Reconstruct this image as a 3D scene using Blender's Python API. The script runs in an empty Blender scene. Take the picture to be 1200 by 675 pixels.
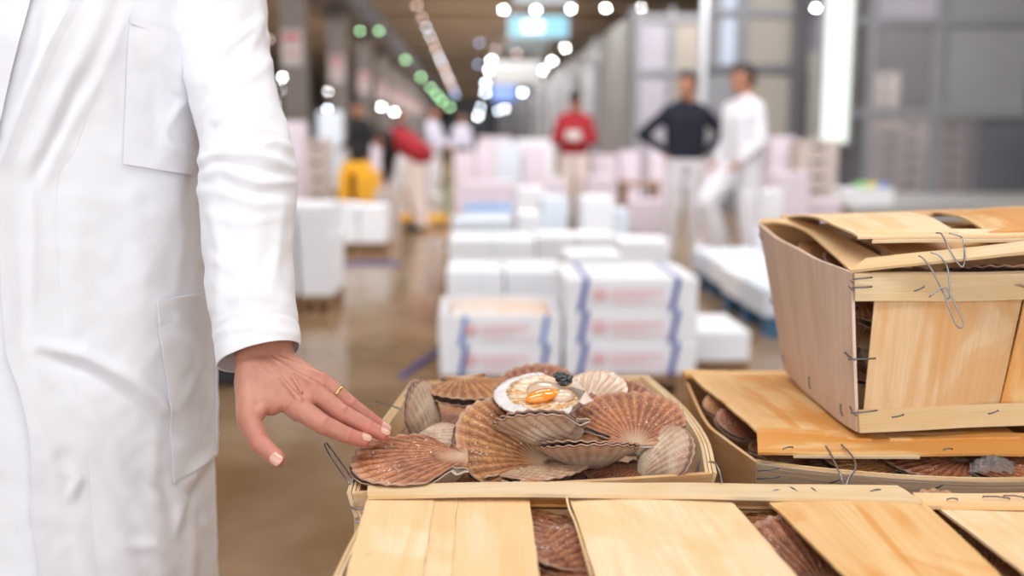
import bpy, bmesh, math, random
import numpy as np
from mathutils import Vector, Matrix, noise as mnoise
random.seed(7)
S = bpy.context.scene
COL = S.collection
F = 1167.0; H = 1.2
YAW = math.radians(2.2); PIT = math.radians(8.7)
FW = Vector((math.sin(YAW)*math.cos(PIT), math.cos(YAW)*math.cos(PIT), -math.sin(PIT)))
RT = Vector((math.cos(YAW), -math.sin(YAW), 0)); UP = RT.cross(FW)
CAM = Vector((0, 0, H))
def ray(u, v): return FW + RT*((u-600)/F) + UP*((337.5-v)/F)
def P(u, v, t): return CAM + ray(u, v)*t                      # point seen at (u, v) at depth t
def Z(u, v, drop):                                           # point on the plane `drop` below eye height
    d = ray(u, v); return CAM + d*(-drop/d.z)
def YY(u, v, y):
    d = ray(u, v); return CAM + d*(y/d.y)
def proj(p):
    q = p - CAM; w = q.dot(FW); return 600+F*q.dot(RT)/w, 337.5-F*q.dot(UP)/w, w

# ------------------------------------------------------------------ materials
def mat(name, color=(.8,.8,.8), rough=.5, metal=0, **kw):
    m = bpy.data.materials.new(name); m.use_nodes = True
    b = m.node_tree.nodes['Principled BSDF']
    b.inputs['Base Color'].default_value = (*color, 1); b.inputs['Roughness'].default_value = rough
    b.inputs['Metallic'].default_value = metal
    for k, v in kw.items(): b.inputs[k.replace('_', ' ')].default_value = v
    return m
class NT:
    def __init__(s, m): s.m = m; s.t = m.node_tree; s.b = s.t.nodes['Principled BSDF']
    def n(s, typ, **kw):
        nd = s.t.nodes.new(typ)
        for k, v in kw.items():
            if k.startswith('i_'):
                key = k[2:]; key = int(key) if key.isdigit() else key.replace('_', ' ')
                if isinstance(v, bpy.types.NodeSocket): s.t.links.new(v, nd.inputs[key])
                else: nd.inputs[key].default_value = v
            else: setattr(nd, k, v)
        return nd
    def math(s, op, a, b=0.0, c=0.0):
        nd = s.t.nodes.new('ShaderNodeMath'); nd.operation = op
        for i, x in enumerate((a, b, c)):
            if isinstance(x, bpy.types.NodeSocket): s.t.links.new(x, nd.inputs[i])
            else: nd.inputs[i].default_value = x
        return nd.outputs[0]
    def mix(s, f, a, b, mode='MIX'):
        nd = s.t.nodes.new('ShaderNodeMix'); nd.data_type = 'RGBA'; nd.blend_type = mode
        for i, x in ((0, f), (6, a), (7, b)):
            if isinstance(x, bpy.types.NodeSocket): s.t.links.new(x, nd.inputs[i])
            else: nd.inputs[i].default_value = (*x, 1) if isinstance(x, tuple) and len(x) == 3 else x
        return nd.outputs[2]
    def ramp(s, f, stops):
        nd = s.t.nodes.new('ShaderNodeValToRGB'); s.t.links.new(f, nd.inputs[0])
        e = nd.color_ramp.elements
        while len(e) < len(stops): e.new(.5)
        for el, (p, c) in zip(e, stops): el.position = p; el.color = (*c, 1) if not isinstance(c, float) else (c, c, c, 1)
        return nd.outputs[0]
    def link(s, a, key): s.t.links.new(a, s.b.inputs[key])
    def bump(s, h, strength, dist):
        nd = s.n('ShaderNodeBump', i_Height=h, i_Strength=strength, i_Distance=dist); s.link(nd.outputs[0], 'Normal')
def uvmap(n, sx, sy, off=0.0, rnd=True):
    uv = n.n('ShaderNodeUVMap').outputs[0]
    mp = n.n('ShaderNodeMapping', i_Vector=uv); mp.inputs['Scale'].default_value = (sx, sy, 1)
    if rnd:
        oi = n.n('ShaderNodeObjectInfo'); r = n.math('MULTIPLY', oi.outputs['Random'], 60.0)
        cx = n.n('ShaderNodeCombineXYZ', i_X=r, i_Y=r, i_Z=r); n.t.links.new(cx.outputs[0], mp.inputs['Location'])
    return mp.outputs[0]
def wood(name, base, dark, stain, stain_amt=.5, rough=.6, grainbump=.15, knots=True):
    m = mat(name, base, rough); n = NT(m)
    g1 = n.n('ShaderNodeTexNoise', i_Vector=uvmap(n, 3, 60), i_Scale=1.0, i_Detail=6.0, i_Roughness=.6).outputs[0]
    g2 = n.n('ShaderNodeTexNoise', i_Vector=uvmap(n, 10, 500), i_Scale=1.0, i_Detail=3.0).outputs[0]
    c = n.mix(n.ramp(g1, [(.35, 0.0), (.75, 1.0)]), base, dark)
    st = n.n('ShaderNodeTexNoise', i_Vector=uvmap(n, 5, 9), i_Scale=1.0, i_Detail=4.0, i_Roughness=.55, i_Distortion=.6).outputs[0]
    c = n.mix(n.math('MULTIPLY', n.ramp(st, [(.47, 0.0), (.56, 1.0)]), stain_amt), c, stain)
    streak = n.n('ShaderNodeTexNoise', i_Vector=uvmap(n, 1.6, 22), i_Scale=1.0, i_Detail=2.0, i_Distortion=1.0).outputs[0]
    c = n.mix(n.math('MULTIPLY', n.ramp(streak, [(.54, 0.0), (.62, 1.0)]), stain_amt*.9), c, stain)
    if knots:
        vo = n.n('ShaderNodeTexVoronoi', i_Vector=uvmap(n, 5, 8), i_Scale=1.0)
        k = n.ramp(vo.outputs[0], [(.02, 1.0), (.06, 0.0)])
        c = n.mix(n.math('MULTIPLY', k, .55), c, (dark[0]*.45, dark[1]*.35, dark[2]*.3))
    c = n.mix(n.math('MULTIPLY', n.ramp(g2, [(.4, 0.0), (.7, 1.0)]), .30), c, (dark[0]*.8, dark[1]*.72, dark[2]*.6))
    n.link(c, 'Base Color'); n.bump(n.math('ADD', g2, n.math('MULTIPLY', g1, .6)), grainbump, .002)
    m.node_tree.nodes['Principled BSDF'].inputs['Specular IOR Level'].default_value = .35
    return m
W_PALE = wood('pale_veneer', (.88,.69,.46), (.83,.60,.36), (.80,.48,.20), .50)
W_YEL = wood('yellow_veneer', (.80,.54,.26), (.70,.40,.15), (.66,.27,.045), .80, .45)
W_TAN = wood('tan_veneer', (.74,.52,.31), (.65,.42,.22), (.62,.31,.10), .6)
W_PINK = wood('pinkish_veneer', (.76,.59,.49), (.66,.50,.40), (.62,.44,.31), .35)
W_GREY = wood('rough_sawn_wood', (.56,.43,.30), (.40,.29,.19), (.48,.34,.21), .4, .8, .6, False)
W_RIM = wood('split_poplar_band', (.76,.61,.40), (.66,.49,.29), (.70,.46,.21), .5, .65, .35, False)
WIRE = mat('steel_wire', (.32,.32,.34), .32, 1.0)
DARKWIRE = mat('dull_staple_wire', (.16,.16,.18), .45, .9)

# ------------------------------------------------------------------ object helpers
def tag(o, label=None, cat=None, group=None, kind=None):
    if label: o['label'] = label
    if cat: o['category'] = cat
    if group: o['group'] = group
    if kind: o['kind'] = kind
    return o
def empty(name, loc, label=None, cat=None, group=None):
    o = bpy.data.objects.new(name, None); o.empty_display_size = .05; COL.objects.link(o); o.location = loc
    o.matrix_world = Matrix.Translation(Vector(loc))
    return tag(o, label, cat, group)
def wpos(p):
    v = Vector((0,0,0))
    while p: v += Vector(p.location); p = p.parent
    return v
def mk(name, verts, faces, material, parent=None, uvs=None, smooth=True, solid=0, sub=0):
    """verts in WORLD coordinates; parent origins are subtracted (parents are unrotated at build time)"""
    me = bpy.data.meshes.new(name)
    vs = [Vector(v) for v in verts]
    off = wpos(parent) if parent else Vector((0,0,0))
    if not parent:
        lo = [min(v[i] for v in vs) for i in range(3)]; hi = [max(v[i] for v in vs) for i in range(3)]
        org = Vector(((lo[0]+hi[0])/2, (lo[1]+hi[1])/2, lo[2]))
        off = org
    me.from_pydata([v-off for v in vs], [], faces)
    if uvs:
        l = me.uv_layers.new(name='UVMap')
        for lp in me.loops: l.data[lp.index].uv = uvs[lp.vertex_index]
    for p in me.polygons: p.use_smooth = smooth
    me.update()
    o = bpy.data.objects.new(name, me); COL.objects.link(o)
    if parent: o.parent = parent
    else: o.location = off
    if material:
        for mm in (material if isinstance(material, (list, tuple)) else [material]): me.materials.append(mm)
    if solid:
        md = o.modifiers.new('solid', 'SOLIDIFY'); md.thickness = solid; md.offset = 0
    if sub:
        md = o.modifiers.new('sub', 'SUBSURF'); md.levels = sub; md.render_levels = sub
    return o
def from_bm(name, bm, material, parent=None, smooth=True):
    bm.verts.index_update()
    vs = [v.co.copy() for v in bm.verts]; fs = [[v.index for v in f.verts] for f in bm.faces]; bm.free()
    return mk(name, vs, fs, material, parent, smooth=smooth)
class MB:
    """collects simple shapes in world coordinates and links them as ONE mesh"""
    def __init__(s): s.v = []; s.f = []; s.uv = []; s.mi = []
    def add(s, v, f, uv=None, mi=0):
        o = len(s.v); s.v += [Vector(x) for x in v]; s.f += [[i+o for i in q] for q in f]
        s.uv += uv if uv else [(x[0]+x[1], x[2]) for x in v]; s.mi += [mi]*len(f)
    def box(s, c, size, rz=0, mi=0, bev=0, M=None):
        bm = bmesh.new(); bmesh.ops.create_cube(bm, size=1)
        for v in bm.verts: v.co = Vector((v.co.x*size[0], v.co.y*size[1], v.co.z*size[2]))
        if bev: bmesh.ops.bevel(bm, geom=bm.edges[:], offset=bev, segments=2, affect='EDGES', profile=.5)
        R = M if M else Matrix.Rotation(rz, 3, 'Z')
        bm.verts.index_update()
        s.add([R @ v.co + Vector(c) for v in bm.verts], [[v.index for v in f.verts] for f in bm.faces], mi=mi,
              uv=[(v.co.x+v.co.z*.37, v.co.y+v.co.z) for v in bm.verts])
        bm.free()
    def tube(s, pts, r, seg=8, mi=0, cap=True):
        pts = [Vector(p) for p in pts]; n = len(pts); vs = []; fs = []
        rr = r if isinstance(r, (list, tuple)) else [r]*n
        up = None
        for i, p in enumerate(pts):
            t = (pts[min(i+1, n-1)]-pts[max(i-1, 0)]).normalized()
            if up is None: up = t.orthogonal().normalized()
            up = (up - t*up.dot(t)).normalized(); b = t.cross(up)
            for k in range(seg):
                a = 2*math.pi*k/seg; vs.append(p + (up*math.cos(a)+b*math.sin(a))*rr[i])
        for i in range(n-1):
            for k in range(seg):
                a, b2 = i*seg+k, i*seg+(k+1) % seg; fs.append([a, b2, b2+seg, a+seg])
        if cap: fs += [list(range(seg))[::-1], [(n-1)*seg+k for k in range(seg)]]
        s.add(vs, fs, mi=mi)
    def build(s, name, material, parent=None, smooth=False):
        o = mk(name, s.v, s.f, material, parent, s.uv, smooth)
        if any(s.mi):
            for p, i in zip(o.data.polygons, s.mi): p.material_index = i
        return o
def spline(pts, n):
    """Catmull-Rom through the points"""
    pts = [Vector(p) for p in pts]; q = [pts[0]*2-pts[1]] + pts + [pts[-1]*2-pts[-2]]; out = []
    segs = len(pts)-1
    for k in range(n+1):
        x = k/n*segs; i = min(int(x), segs-1); t = x-i; a, b, c, d = q[i:i+4]
        out.append(.5*((2*b)+(c-a)*t+(2*a-5*b+4*c-d)*t*t+(3*b-a-3*c+d)*t**3))
    return out
def sheet(name, grid, thick, material, parent, grain='s', rough_edge=0, smooth=True):
    """solid thin board from a grid[t][s] of world points"""
    nt, ns = len(grid), len(grid[0]); vs = []; uv = []
    L = sum((grid[0][i+1]-grid[0][i]).length for i in range(ns-1)); W = sum((grid[i+1][0]-grid[i][0]).length for i in range(nt-1))
    for side in (1, -1):
        for j in range(nt):
            for i in range(ns):
                a = grid[j][min(i+1, ns-1)]-grid[j][max(i-1, 0)]; b = grid[min(j+1, nt-1)][i]-grid[max(j-1, 0)][i]
                nn = a.cross(b).normalized()
                p = grid[j][i] + nn*(side*thick/2)
                vs.append(p); q = (i/(ns-1)*L, j/(nt-1)*W); uv.append(q if grain == 's' else (q[1], q[0]))
    N = nt*ns; fs = []
    for j in range(nt-1):
        for i in range(ns-1):
            a = j*ns+i; fs.append([a, a+1, a+1+ns, a+ns]); fs.append([N+a+ns, N+a+1+ns, N+a+1, N+a])
    for i in range(ns-1):
        a = i; fs.append([a+1, a, N+a, N+a+1]); a = (nt-1)*ns+i; fs.append([a, a+1, N+a+1, N+a])
    for j in range(nt-1):
        a = j*ns; fs.append([a, a+ns, N+a+ns, N+a]); a = j*ns+ns-1; fs.append([a+ns, a, N+a, N+a+ns])
    o = mk(name, vs, fs, material, parent, uv, smooth)
    # keep the board's rim crisp
    bm = bmesh.new(); bm.from_mesh(o.data)
    for e in bm.edges:
        if len(e.link_faces) == 2 and e.calc_face_angle(0) > .8: e.smooth = False
    bm.to_mesh(o.data); bm.free()
    return o
def board(name, c00, c10, c11, c01, thick, material, parent, bow=None, bowt=None, grain='s', ns=14, nt=6, wob=.0008, ragged=0.0, seed=0):
    """veneer board between four corners; bow(s) and bowt(t) bulge along vectors"""
    c00, c10, c11, c01 = map(Vector, (c00, c10, c11, c01)); g = []
    for j in range(nt):
        t = j/(nt-1); row = []
        for i in range(ns):
            s_ = i/(ns-1); p = c00.lerp(c10, s_).lerp(c01.lerp(c11, s_), t)
            if bow is not None: p = p + Vector(bow)*(4*s_*(1-s_))
            if bowt is not None: p = p + Vector(bowt)*(4*t*(1-t))
            w = mnoise.noise(p*9+Vector((seed, 0, 0)))*wob*2
            p = p + Vector((w*.3, w*.3, w))
            if ragged and (i in (0, ns-1)):
                p = p + (c10-c00).normalized()*mnoise.noise(p*60)*ragged
            row.append(p)
        g.append(row)
    return sheet(name, g, thick, material, parent, grain)
# ------------------------------------------------------------------ bodies
def sphere_pts(c, r, n=10):
    out = []
    for i in range(n):
        ph = math.pi*(i+.5)/n
        for k in range(n*2):
            a = 2*math.pi*k/(2*n)+i*.3; out.append(Vector(c)+Vector((math.sin(ph)*math.cos(a), math.sin(ph)*math.sin(a), math.cos(ph)))*r)
    return out
def hull(bm, balls, n=9):
    """convex hull of a set of balls (centre, radius)"""
    vs = []
    for c, r in balls:
        pts = sphere_pts(c, 1, n) if not isinstance(r, tuple) else None
        if isinstance(r, tuple):
            pts = [Vector(c)+Vector(((p.x)*r[0], (p.y)*r[1], (p.z)*r[2])) for p in sphere_pts((0,0,0), 1, n)]
        else: pts = [Vector(c)+(p-Vector(c))*r for p in pts]
        vs += [bm.verts.new(p) for p in pts]
    g = bmesh.ops.convex_hull(bm, input=vs)
    dead = [e for e in set(g['geom_interior']) | set(g['geom_unused']) if isinstance(e, bmesh.types.BMVert)]
    bmesh.ops.delete(bm, geom=list(set(dead)), context='VERTS')
def chain(bm, joints, n=9):
    for a, b in zip(joints[:-1], joints[1:]): hull(bm, [a, b], n)
def remeshed(bm, voxel, smooth=4, disp=None):
    """merge overlapping closed pieces into one continuous skin; returns (verts, faces)"""
    me = bpy.data.meshes.new('tmp'); bm.to_mesh(me); bm.free()
    o = bpy.data.objects.new('tmp', me); COL.objects.link(o)
    m = o.modifiers.new('r', 'REMESH'); m.mode = 'VOXEL'; m.voxel_size = voxel; m.adaptivity = 0
    if smooth: s_ = o.modifiers.new('s', 'SMOOTH'); s_.iterations = smooth; s_.factor = .5
    dg = bpy.context.evaluated_depsgraph_get(); e = o.evaluated_get(dg); em = e.to_mesh()
    vs = [v.co.copy() for v in em.vertices]; nr = [v.normal.copy() for v in em.vertices]; fs = [list(p.vertices) for p in em.polygons]
    e.to_mesh_clear(); bpy.data.objects.remove(o); bpy.data.meshes.remove(me)
    if disp: vs = [v+n*disp(v, n) for v, n in zip(vs, nr)]
    return vs, fs
def skin(name, base=(.62,.33,.23), rough=.42):
    m = mat(name, base, rough, 0, Subsurface_Weight=.12, Subsurface_Radius=(.01,.004,.002)); n = NT(m)
    tc = n.n('ShaderNodeTexCoord').outputs['Object']
    a = n.n('ShaderNodeTexNoise', i_Vector=tc, i_Scale=32.0, i_Detail=5.0, i_Roughness=.6).outputs[0]
    b = n.n('ShaderNodeTexNoise', i_Vector=tc, i_Scale=420.0, i_Detail=2.0).outputs[0]
    v = n.n('ShaderNodeTexVoronoi', i_Vector=tc, i_Scale=900.0, feature='DISTANCE_TO_EDGE').outputs[0]
    red = n.n('ShaderNodeAttribute', attribute_name='flush').outputs['Fac']
    c = n.mix(n.ramp(a, [(.35, 0.0), (.65, 1.0)]), base, (base[0]*.80, base[1]*.70, base[2]*.66))
    c = n.mix(n.math('MULTIPLY', red, .75), c, (base[0]*1.0, base[1]*.62, base[2]*.68))
    fr = n.n('ShaderNodeTexNoise', i_Vector=tc, i_Scale=190.0, i_Detail=1.0).outputs[0]
    c = n.mix(n.math('MULTIPLY', n.ramp(fr, [(.62, 0.0), (.74, 1.0)]), .16), c, (base[0]*.5, base[1]*.4, base[2]*.35))
    n.link(c, 'Base Color'); n.bump(n.math('ADD', n.math('MULTIPLY', v, 1.5), b), .25, .0008)
    return m
SKIN = skin('weathered_skin', (.55,.275,.19)); SKIN2 = skin('skin', (.45,.22,.14))
def cloth(name, col, rough=.85, sheen=.15):
    m = mat(name, col, rough); n = NT(m); tc = n.n('ShaderNodeTexCoord').outputs['Object']
    a = n.n('ShaderNodeTexNoise', i_Vector=tc, i_Scale=14.0, i_Detail=4.0).outputs[0]
    b = n.n('ShaderNodeTexNoise', i_Vector=tc, i_Scale=900.0, i_Detail=2.0).outputs[0]
    n.link(n.mix(n.math('MULTIPLY', a, .10), col, tuple(x*.86 for x in col)), 'Base Color')
    n.bump(n.math('ADD', n.math('MULTIPLY', a, 2.0), n.math('MULTIPLY', b, .3)), .25, .002)
    n.b.inputs['Sheen Weight'].default_value = sheen
    return m
COAT = cloth('white_cotton_drill', (.83,.84,.89)); 

# ---- the hand that reaches for the shells
def J(u, v, t, r): return (P(u, v, t), r)
MI, MM, MR, ML = J(350,478,1.135,.0135), J(367,459,1.155,.0130), J(377,447,1.175,.0120), J(372,446,1.195,.0110)
fI = [MI, J(378,497,1.128,.0112), J(407,510,1.135,.0096), J(426,516,1.142,.0080)]
fM = [MM, J(400,484,1.150,.0110), J(430,500,1.156,.0096), J(448,509,1.160,.0080)]
fR = [MR, J(410,474,1.178,.0100), J(434,492,1.184,.0090), J(449,502,1.188,.0076)]
fL = [ML, J(394,466,1.205,.0086), J(411,481,1.212,.0078), J(424,491,1.218,.0068)]
W1, W2 = J(293,428,1.160,.0175), J(331,424,1.182,.0160)
E1, E2 = J(296,395,1.180,.021), J(322,392,1.195,.020)
C1_ = J(291,461,1.135,.0150); T1 = J(291,492,1.112,.0132); T2 = J(304,519,1.100,.0112); T3 = J(325,538,1.095,.0092)
nb = (MI[0]-W1[0]).cross(MR[0]-W1[0]).normalized()
if nb.dot(CAM-MI[0]) < 0: nb = -nb
bm = bmesh.new()
lowp = lambda j, k=.007, r=.85: (j[0]-nb*k, j[1]*r)
hull(bm, [W1, W2, E1, E2], 12)
hull(bm, [(MI[0]-nb*.002, .0115), (MM[0]-nb*.002, .0115), lowp(MI), lowp(MM), W1, (W2[0], .013), (W1[0]-nb*.004, .015)], 10)
hull(bm, [(MM[0]-nb*.002, .0112), (MR[0]-nb*.002, .0105), (ML[0]-nb*.003, .0095), lowp(MM), lowp(ML), W2, (W1[0], .013)], 10)
hull(bm, [C1_, W1, (P(312,447,1.150), .014)], 10)
hull(bm, [C1_, (P(307,474,1.128), .0105), (P(318,476,1.133), .011), (P(330,470,1.140), .012)], 10)
chain(bm, [(P(290,446,1.150), .0155), C1_, T1], 10); chain(bm, [T1, T2, T3], 10)
hull(bm, [T1, (P(306,480,1.122), .0085)], 8)
for f_ in (fI, fM, fR, fL):
    chain(bm, f_, 10)
    hull(bm, [(f_[0][0]+nb*.0018, f_[0][1]*.88), (f_[0][0].lerp(f_[1][0], .3)+nb*.0005, f_[0][1]*.84)], 9)      # knuckle
    hull(bm, [(f_[1][0]+nb*.0012, f_[1][1]*.97), (f_[1][0]-nb*.0005, f_[1][1]*1.03)], 9)
    hull(bm, [(f_[2][0]+nb*.0004, f_[2][1]*1.02), (f_[2][0], f_[2][1]*1.02)], 9)
    hull(bm, [(f_[0][0].lerp(f_[1][0], .55)-nb*.003, f_[1][1]*.95), (f_[1][0].lerp(f_[2][0], .5)-nb*.0015, f_[2][1]*1.02)], 8)
for f_, w in ((fI, .25), (fM, .45), (fR, .62), (fL, .8)):     # extensor tendons
    a_ = W1[0].lerp(W2[0], w)+nb*.0145; b_ = f_[0][0]+nb*(f_[0][1]-.0012)
    chain(bm, [(a_, .0022), (a_.lerp(b_, .5)+nb*.0002, .0026), (b_, .0032)], 6)
for pts in (((318,430,1.165),(335,440,1.160),(345,455,1.148),(352,466,1.142)), ((300,438,1.155),(318,452,1.150),(338,462,1.146)), ((335,440,1.160),(352,446,1.160),(362,450,1.162))):   # veins
    q_ = [P(*p) for p in pts]; chain(bm, [(p+nb*.0105, .0019) for p in q_], 6)
ws_, fs_ = remeshed(bm, .00125, 5)
# fine folds of skin across the finger joints
creases = []
for f_ in (fI, fM, fR, fL):
    for ji, k in ((1, 4), (2, 3)):
        ax = (f_[ji+1][0]-f_[ji-1][0]).normalized()
        for q in range(k): creases.append((f_[ji][0]+ax*(q-(k-1)/2)*.0027, ax, f_[ji][1], nb))
thn = (P(300,510,1.0)-P(300,510,1.1)).normalized()
for q in range(3): creases.append((T2[0]+(T3[0]-T1[0]).normalized()*(q-1)*.0028, (T3[0]-T1[0]).normalized(), .0112, thn))
def cr_disp(v):
    d = 0
    for c, ax, r, nn in creases:
        w = v-c; L = w.length
        if L < r*1.5:
            k = w.dot(ax); side = max(0, w.normalized().dot(nn)) if L > 0 else 0
            d -= .00045*math.exp(-(k/.0007)**2)*side
    return d
hverts = []; flush = []
knk = [f_[i][0] for f_ in (fI, fM, fR, fL) for i in (0, 1, 2, 3)] + [T2[0], T3[0], P(315,487,1.13)]
tipw = [.6, .8, .7, 1.0]*4+[.8, 1, .7]
for v in ws_:
    hverts.append(v); flush.append(min(1, sum(w*math.exp(-((v-k).length/.014)**2) for k, w in zip(knk, tipw)) + .15))
me = bpy.data.meshes.new('t'); me.from_pydata([tuple(v) for v in hverts], [], fs_); me.update()
nrm = [v.normal.copy() for v in me.vertices]; bpy.data.meshes.remove(me)
hverts = [v+n*(cr_disp(v)+mnoise.noise(v*140)*.00035) for v, n in zip(hverts, nrm)]

def head_mesh(c, face, s=1.0, voxel=.006, up=Vector((0,0,1))):
    """a head with brow, nose, lips, chin and ears; `face` is where it looks"""
    f = Vector(face).normalized(); r = f.cross(up).normalized(); u = r.cross(f); bm = bmesh.new()
    def at(x, y, z): return Vector(c)+(r*x+f*y+u*z)*s
    def b(x, y, z, rad): return (at(x, y, z), rad*s)
    hull(bm, [b(0,-.025,.035,.073), b(0,.02,.04,.070), b(0,.035,-.02,.055)])
    hull(bm, [b(0,.03,-.03,.055), b(0,.068,-.088,.022), b(.028,.04,-.075,.026), b(-.028,.04,-.075,.026)])
    hull(bm, [b(0,.083,.012,.009), b(0,.104,-.026,.0105), b(.010,.094,-.030,.0085), b(-.010,.094,-.030,.0085)])
    for sg in (1, -1):
        hull(bm, [b(sg*.03,.078,.020,.013), b(sg*.012,.083,.020,.011)])            # brow
        hull(bm, [b(sg*.032,.070,-.018,.020), b(sg*.04,.05,-.03,.02)])              # cheekbone
        hull(bm, [b(sg*.076,-.005,.012,.010), b(sg*.078,-.010,-.018,.008), b(sg*.080,-.020,.010,.010)])   # ear
    hull(bm, [b(.016,.084,-.052,.0062), b(-.016,.084,-.052,.0062), b(0,.089,-.050,.0062)])
    hull(bm, [b(.013,.083,-.060,.0068), b(-.013,.083,-.060,.0068), b(0,.087,-.061,.0068)])
    hull(bm, [b(0,-.02,-.06,.052), b(0,-.03,-.14,.058)])
    return bm, at
# ------------------------------------------------------------------ the man in the white coat
def lerpt(tab, x):
    if x <= tab[0][0]: return tab[0][1]
    for (a, p), (b, q) in zip(tab[:-1], tab[1:]):
        if x <= b:
            k = (x-a)/(b-a); k = k*k*(3-2*k); return p+(q-p)*k
    return tab[-1][1]
TA = [(.45,.226),(.8,.229),(1.05,.243),(1.30,.252),(1.40,.240),(1.48,.185),(1.56,.085)]
TB = [(.45,.190),(.8,.172),(1.05,.160),(1.30,.158),(1.40,.140),(1.48,.110),(1.56,.075)]
tcy = 1.39; tcx = P(252,470,1.38).x-.253; EXP = 2.35
def tbase(ph, z):
    a, b = lerpt(TA, z), lerpt(TB, z); s, c = math.sin(ph), math.cos(ph); e = 2/EXP
    return Vector((tcx+a*math.copysign(abs(s)**e, s), tcy-b*math.copysign(abs(c)**e, c), z))
def tnorm(p):
    a, b = lerpt(TA, p.z), lerpt(TB, p.z); dx, dy = (p.x-tcx)/a, (p.y-tcy)/b
    return Vector((math.copysign(abs(dx)**(EXP-1), dx)/a, math.copysign(abs(dy)**(EXP-1), dy)/b, 0)).normalized()
FOLDS = [  # (points, height in mm, width in px): ridges pressed into the cloth
 ([(128,-10),(100,60),(66,128),(38,190)], 6, 11), ([(150,10),(118,90),(80,150),(52,215)], 3.5, 9), ([(60,-10),(45,60),(22,120)], -5, 8),
 ([(95,90),(72,150),(40,210)], -4, 7), ([(38,205),(42,280),(40,350)], 2.5, 7), ([(95,215),(88,300),(85,380)], 2, 16), ([(150,220),(165,290),(170,350)], 2, 14),
 ([(225,215),(232,280),(236,340)], -3, 9), ([(205,212),(212,290),(205,340)], 2.5, 8),
 ([(50,404),(100,416),(150,442),(192,480)], 8, 9), ([(55,418),(105,436),(150,468),(196,512)], -6, 9), ([(52,428),(90,470),(130,520),(150,580)], 5, 12), ([(40,470),(60,520),(72,560)], 4, 10),
 ([(78,545),(92,560),(84,580)], 5, 7), ([(60,590),(90,620),(110,690)], 4, 12), ([(118,540),(150,590),(175,690)], -4, 14), ([(150,640),(180,640),(200,660)], 4, 8),
 ([(200,566),(212,590),(205,625)], 6, 6), ([(252,520),(232,548),(214,570)], 6, 7), ([(250,545),(236,566),(222,590)], -5, 6), ([(220,590),(226,640),(222,700)], 5, 7), ([(243,560),(240,620),(246,700)], 4, 6),
 ([(165,560),(190,580),(204,600)], -4, 7), ([(236,60),(240,120),(232,180)], -3, 7), ([(110,0),(125,60),(130,130)], 2.5, 14), ([(185,500),(178,560),(190,620)], 3, 9), ([(20,240),(30,330),(30,400)], -2, 8),
 ([(205,380),(225,430),(240,480)], 3, 9), ([(245,360),(232,420),(215,470)], 3, 7), ([(210,360),(230,400),(232,440)], -3, 7),
 # chest pocket crumple
 ([(236,95),(205,125),(192,150)], 3, 5), ([(195,108),(208,118),(226,112)], -2.5, 5), ([(186,140),(192,168),(206,180)], 3, 6), ([(160,60),(180,120),(178,180)], -1.5, 9)]
SFOLDS = [([(232,190),(262,180),(305,182),(343,197)], 6.5, 6), ([(236,207),(262,199),(300,216),(342,213)], 5, 5.5), ([(232,224),(262,226),(300,240),(335,238)], 4, 6), ([(348,176),(322,166),(296,171)], 4, 5),
 ([(240,130),(270,108),(318,72)], 4, 7), ([(244,100),(262,60),(304,24)], 4.5, 6), ([(262,150),(300,148),(335,160)], 3, 6), ([(248,245),(262,300),(256,360)], 4, 7), ([(330,236),(326,280),(316,340)], 3, 7),
 ([(240,250),(275,262),(318,258)], 2.5, 6), ([(300,262),(296,320),(300,370)], 2, 9), ([(254,392),(290,383),(345,392)], 2.2, 5), ([(300,-10),(306,30),(290,60)], 3.5, 6), ([(236,170),(250,150),(268,146)], -4, 6), ([(262,214),(285,226),(322,226)], -3.5, 4.5), ([(255,190),(290,196),(330,203)], -4.5, 4.5), ([(268,350),(300,345),(338,356)], 2, 6), ([(246,300),(270,312),(300,306)], 2, 6)]
def seg_d(u, v, a, b):
    dx, dy = b[0]-a[0], b[1]-a[1]; L = dx*dx+dy*dy; k = max(0, min(1, ((u-a[0])*dx+(v-a[1])*dy)/L))
    return math.hypot(u-a[0]-k*dx, v-a[1]-k*dy), k
def fold_disp(u, v, table):
    d = 0
    for pts, h, w in table:
        if not (min(p[0] for p in pts)-3*w < u < max(p[0] for p in pts)+3*w and min(p[1] for p in pts)-3*w < v < max(p[1] for p in pts)+3*w): continue
        best = 1e9; bk = 0; n = len(pts)-1
        for i in range(n):
            q, k = seg_d(u, v, pts[i], pts[i+1])
            if q < best: best = q; bk = (i+k)/n
        if best < 3*w: d += h*math.exp(-(best/w)**2)*(math.sin(math.pi*(.08+.84*bk))**.6)
    return d*.001
def tdisp(p, n):
    """how far the coat cloth stands off the torso shell"""
    k = max(0, min(1, (-n.y+.25)/.5)); d = 0
    if k > 0:
        u, v, w = proj(p); d = fold_disp(u, v, FOLDS)*k
    q = Vector((p.x*5, p.y*5, p.z*1.6)); d += mnoise.noise(q)*.006 + mnoise.noise(Vector((p.x*16, p.y*16, p.z*7)))*.0026 + (1-abs(mnoise.noise(Vector((p.x*24+p.z*9, p.y*20, p.z*17)))))*.0022 + mnoise.noise(p*46)*.0009
    return d
def on_coat(u, v, off=0.0):
    d = ray(u, v); lo = .9
    def f(t):
        p = CAM+d*t; a, b = lerpt(TA, p.z), lerpt(TB, p.z); return abs((p.x-tcx)/a)**EXP+abs((p.y-tcy)/b)**EXP-1
    t = lo
    while f(t) > 0 and t < 1.46: t += .004
    if t >= 1.46:      # past the silhouette: slide to the nearest point of the edge
        t = min((f(.9+.004*i), .9+.004*i) for i in range(140))[1]
    else:
        a, b = t-.004, t
        for _ in range(14):
            m = (a+b)/2
            if f(m) > 0: a = m
            else: b = m
        t = b
    p = CAM+d*t; n = tnorm(p); return p+n*(tdisp(p, n)+off)
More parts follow.
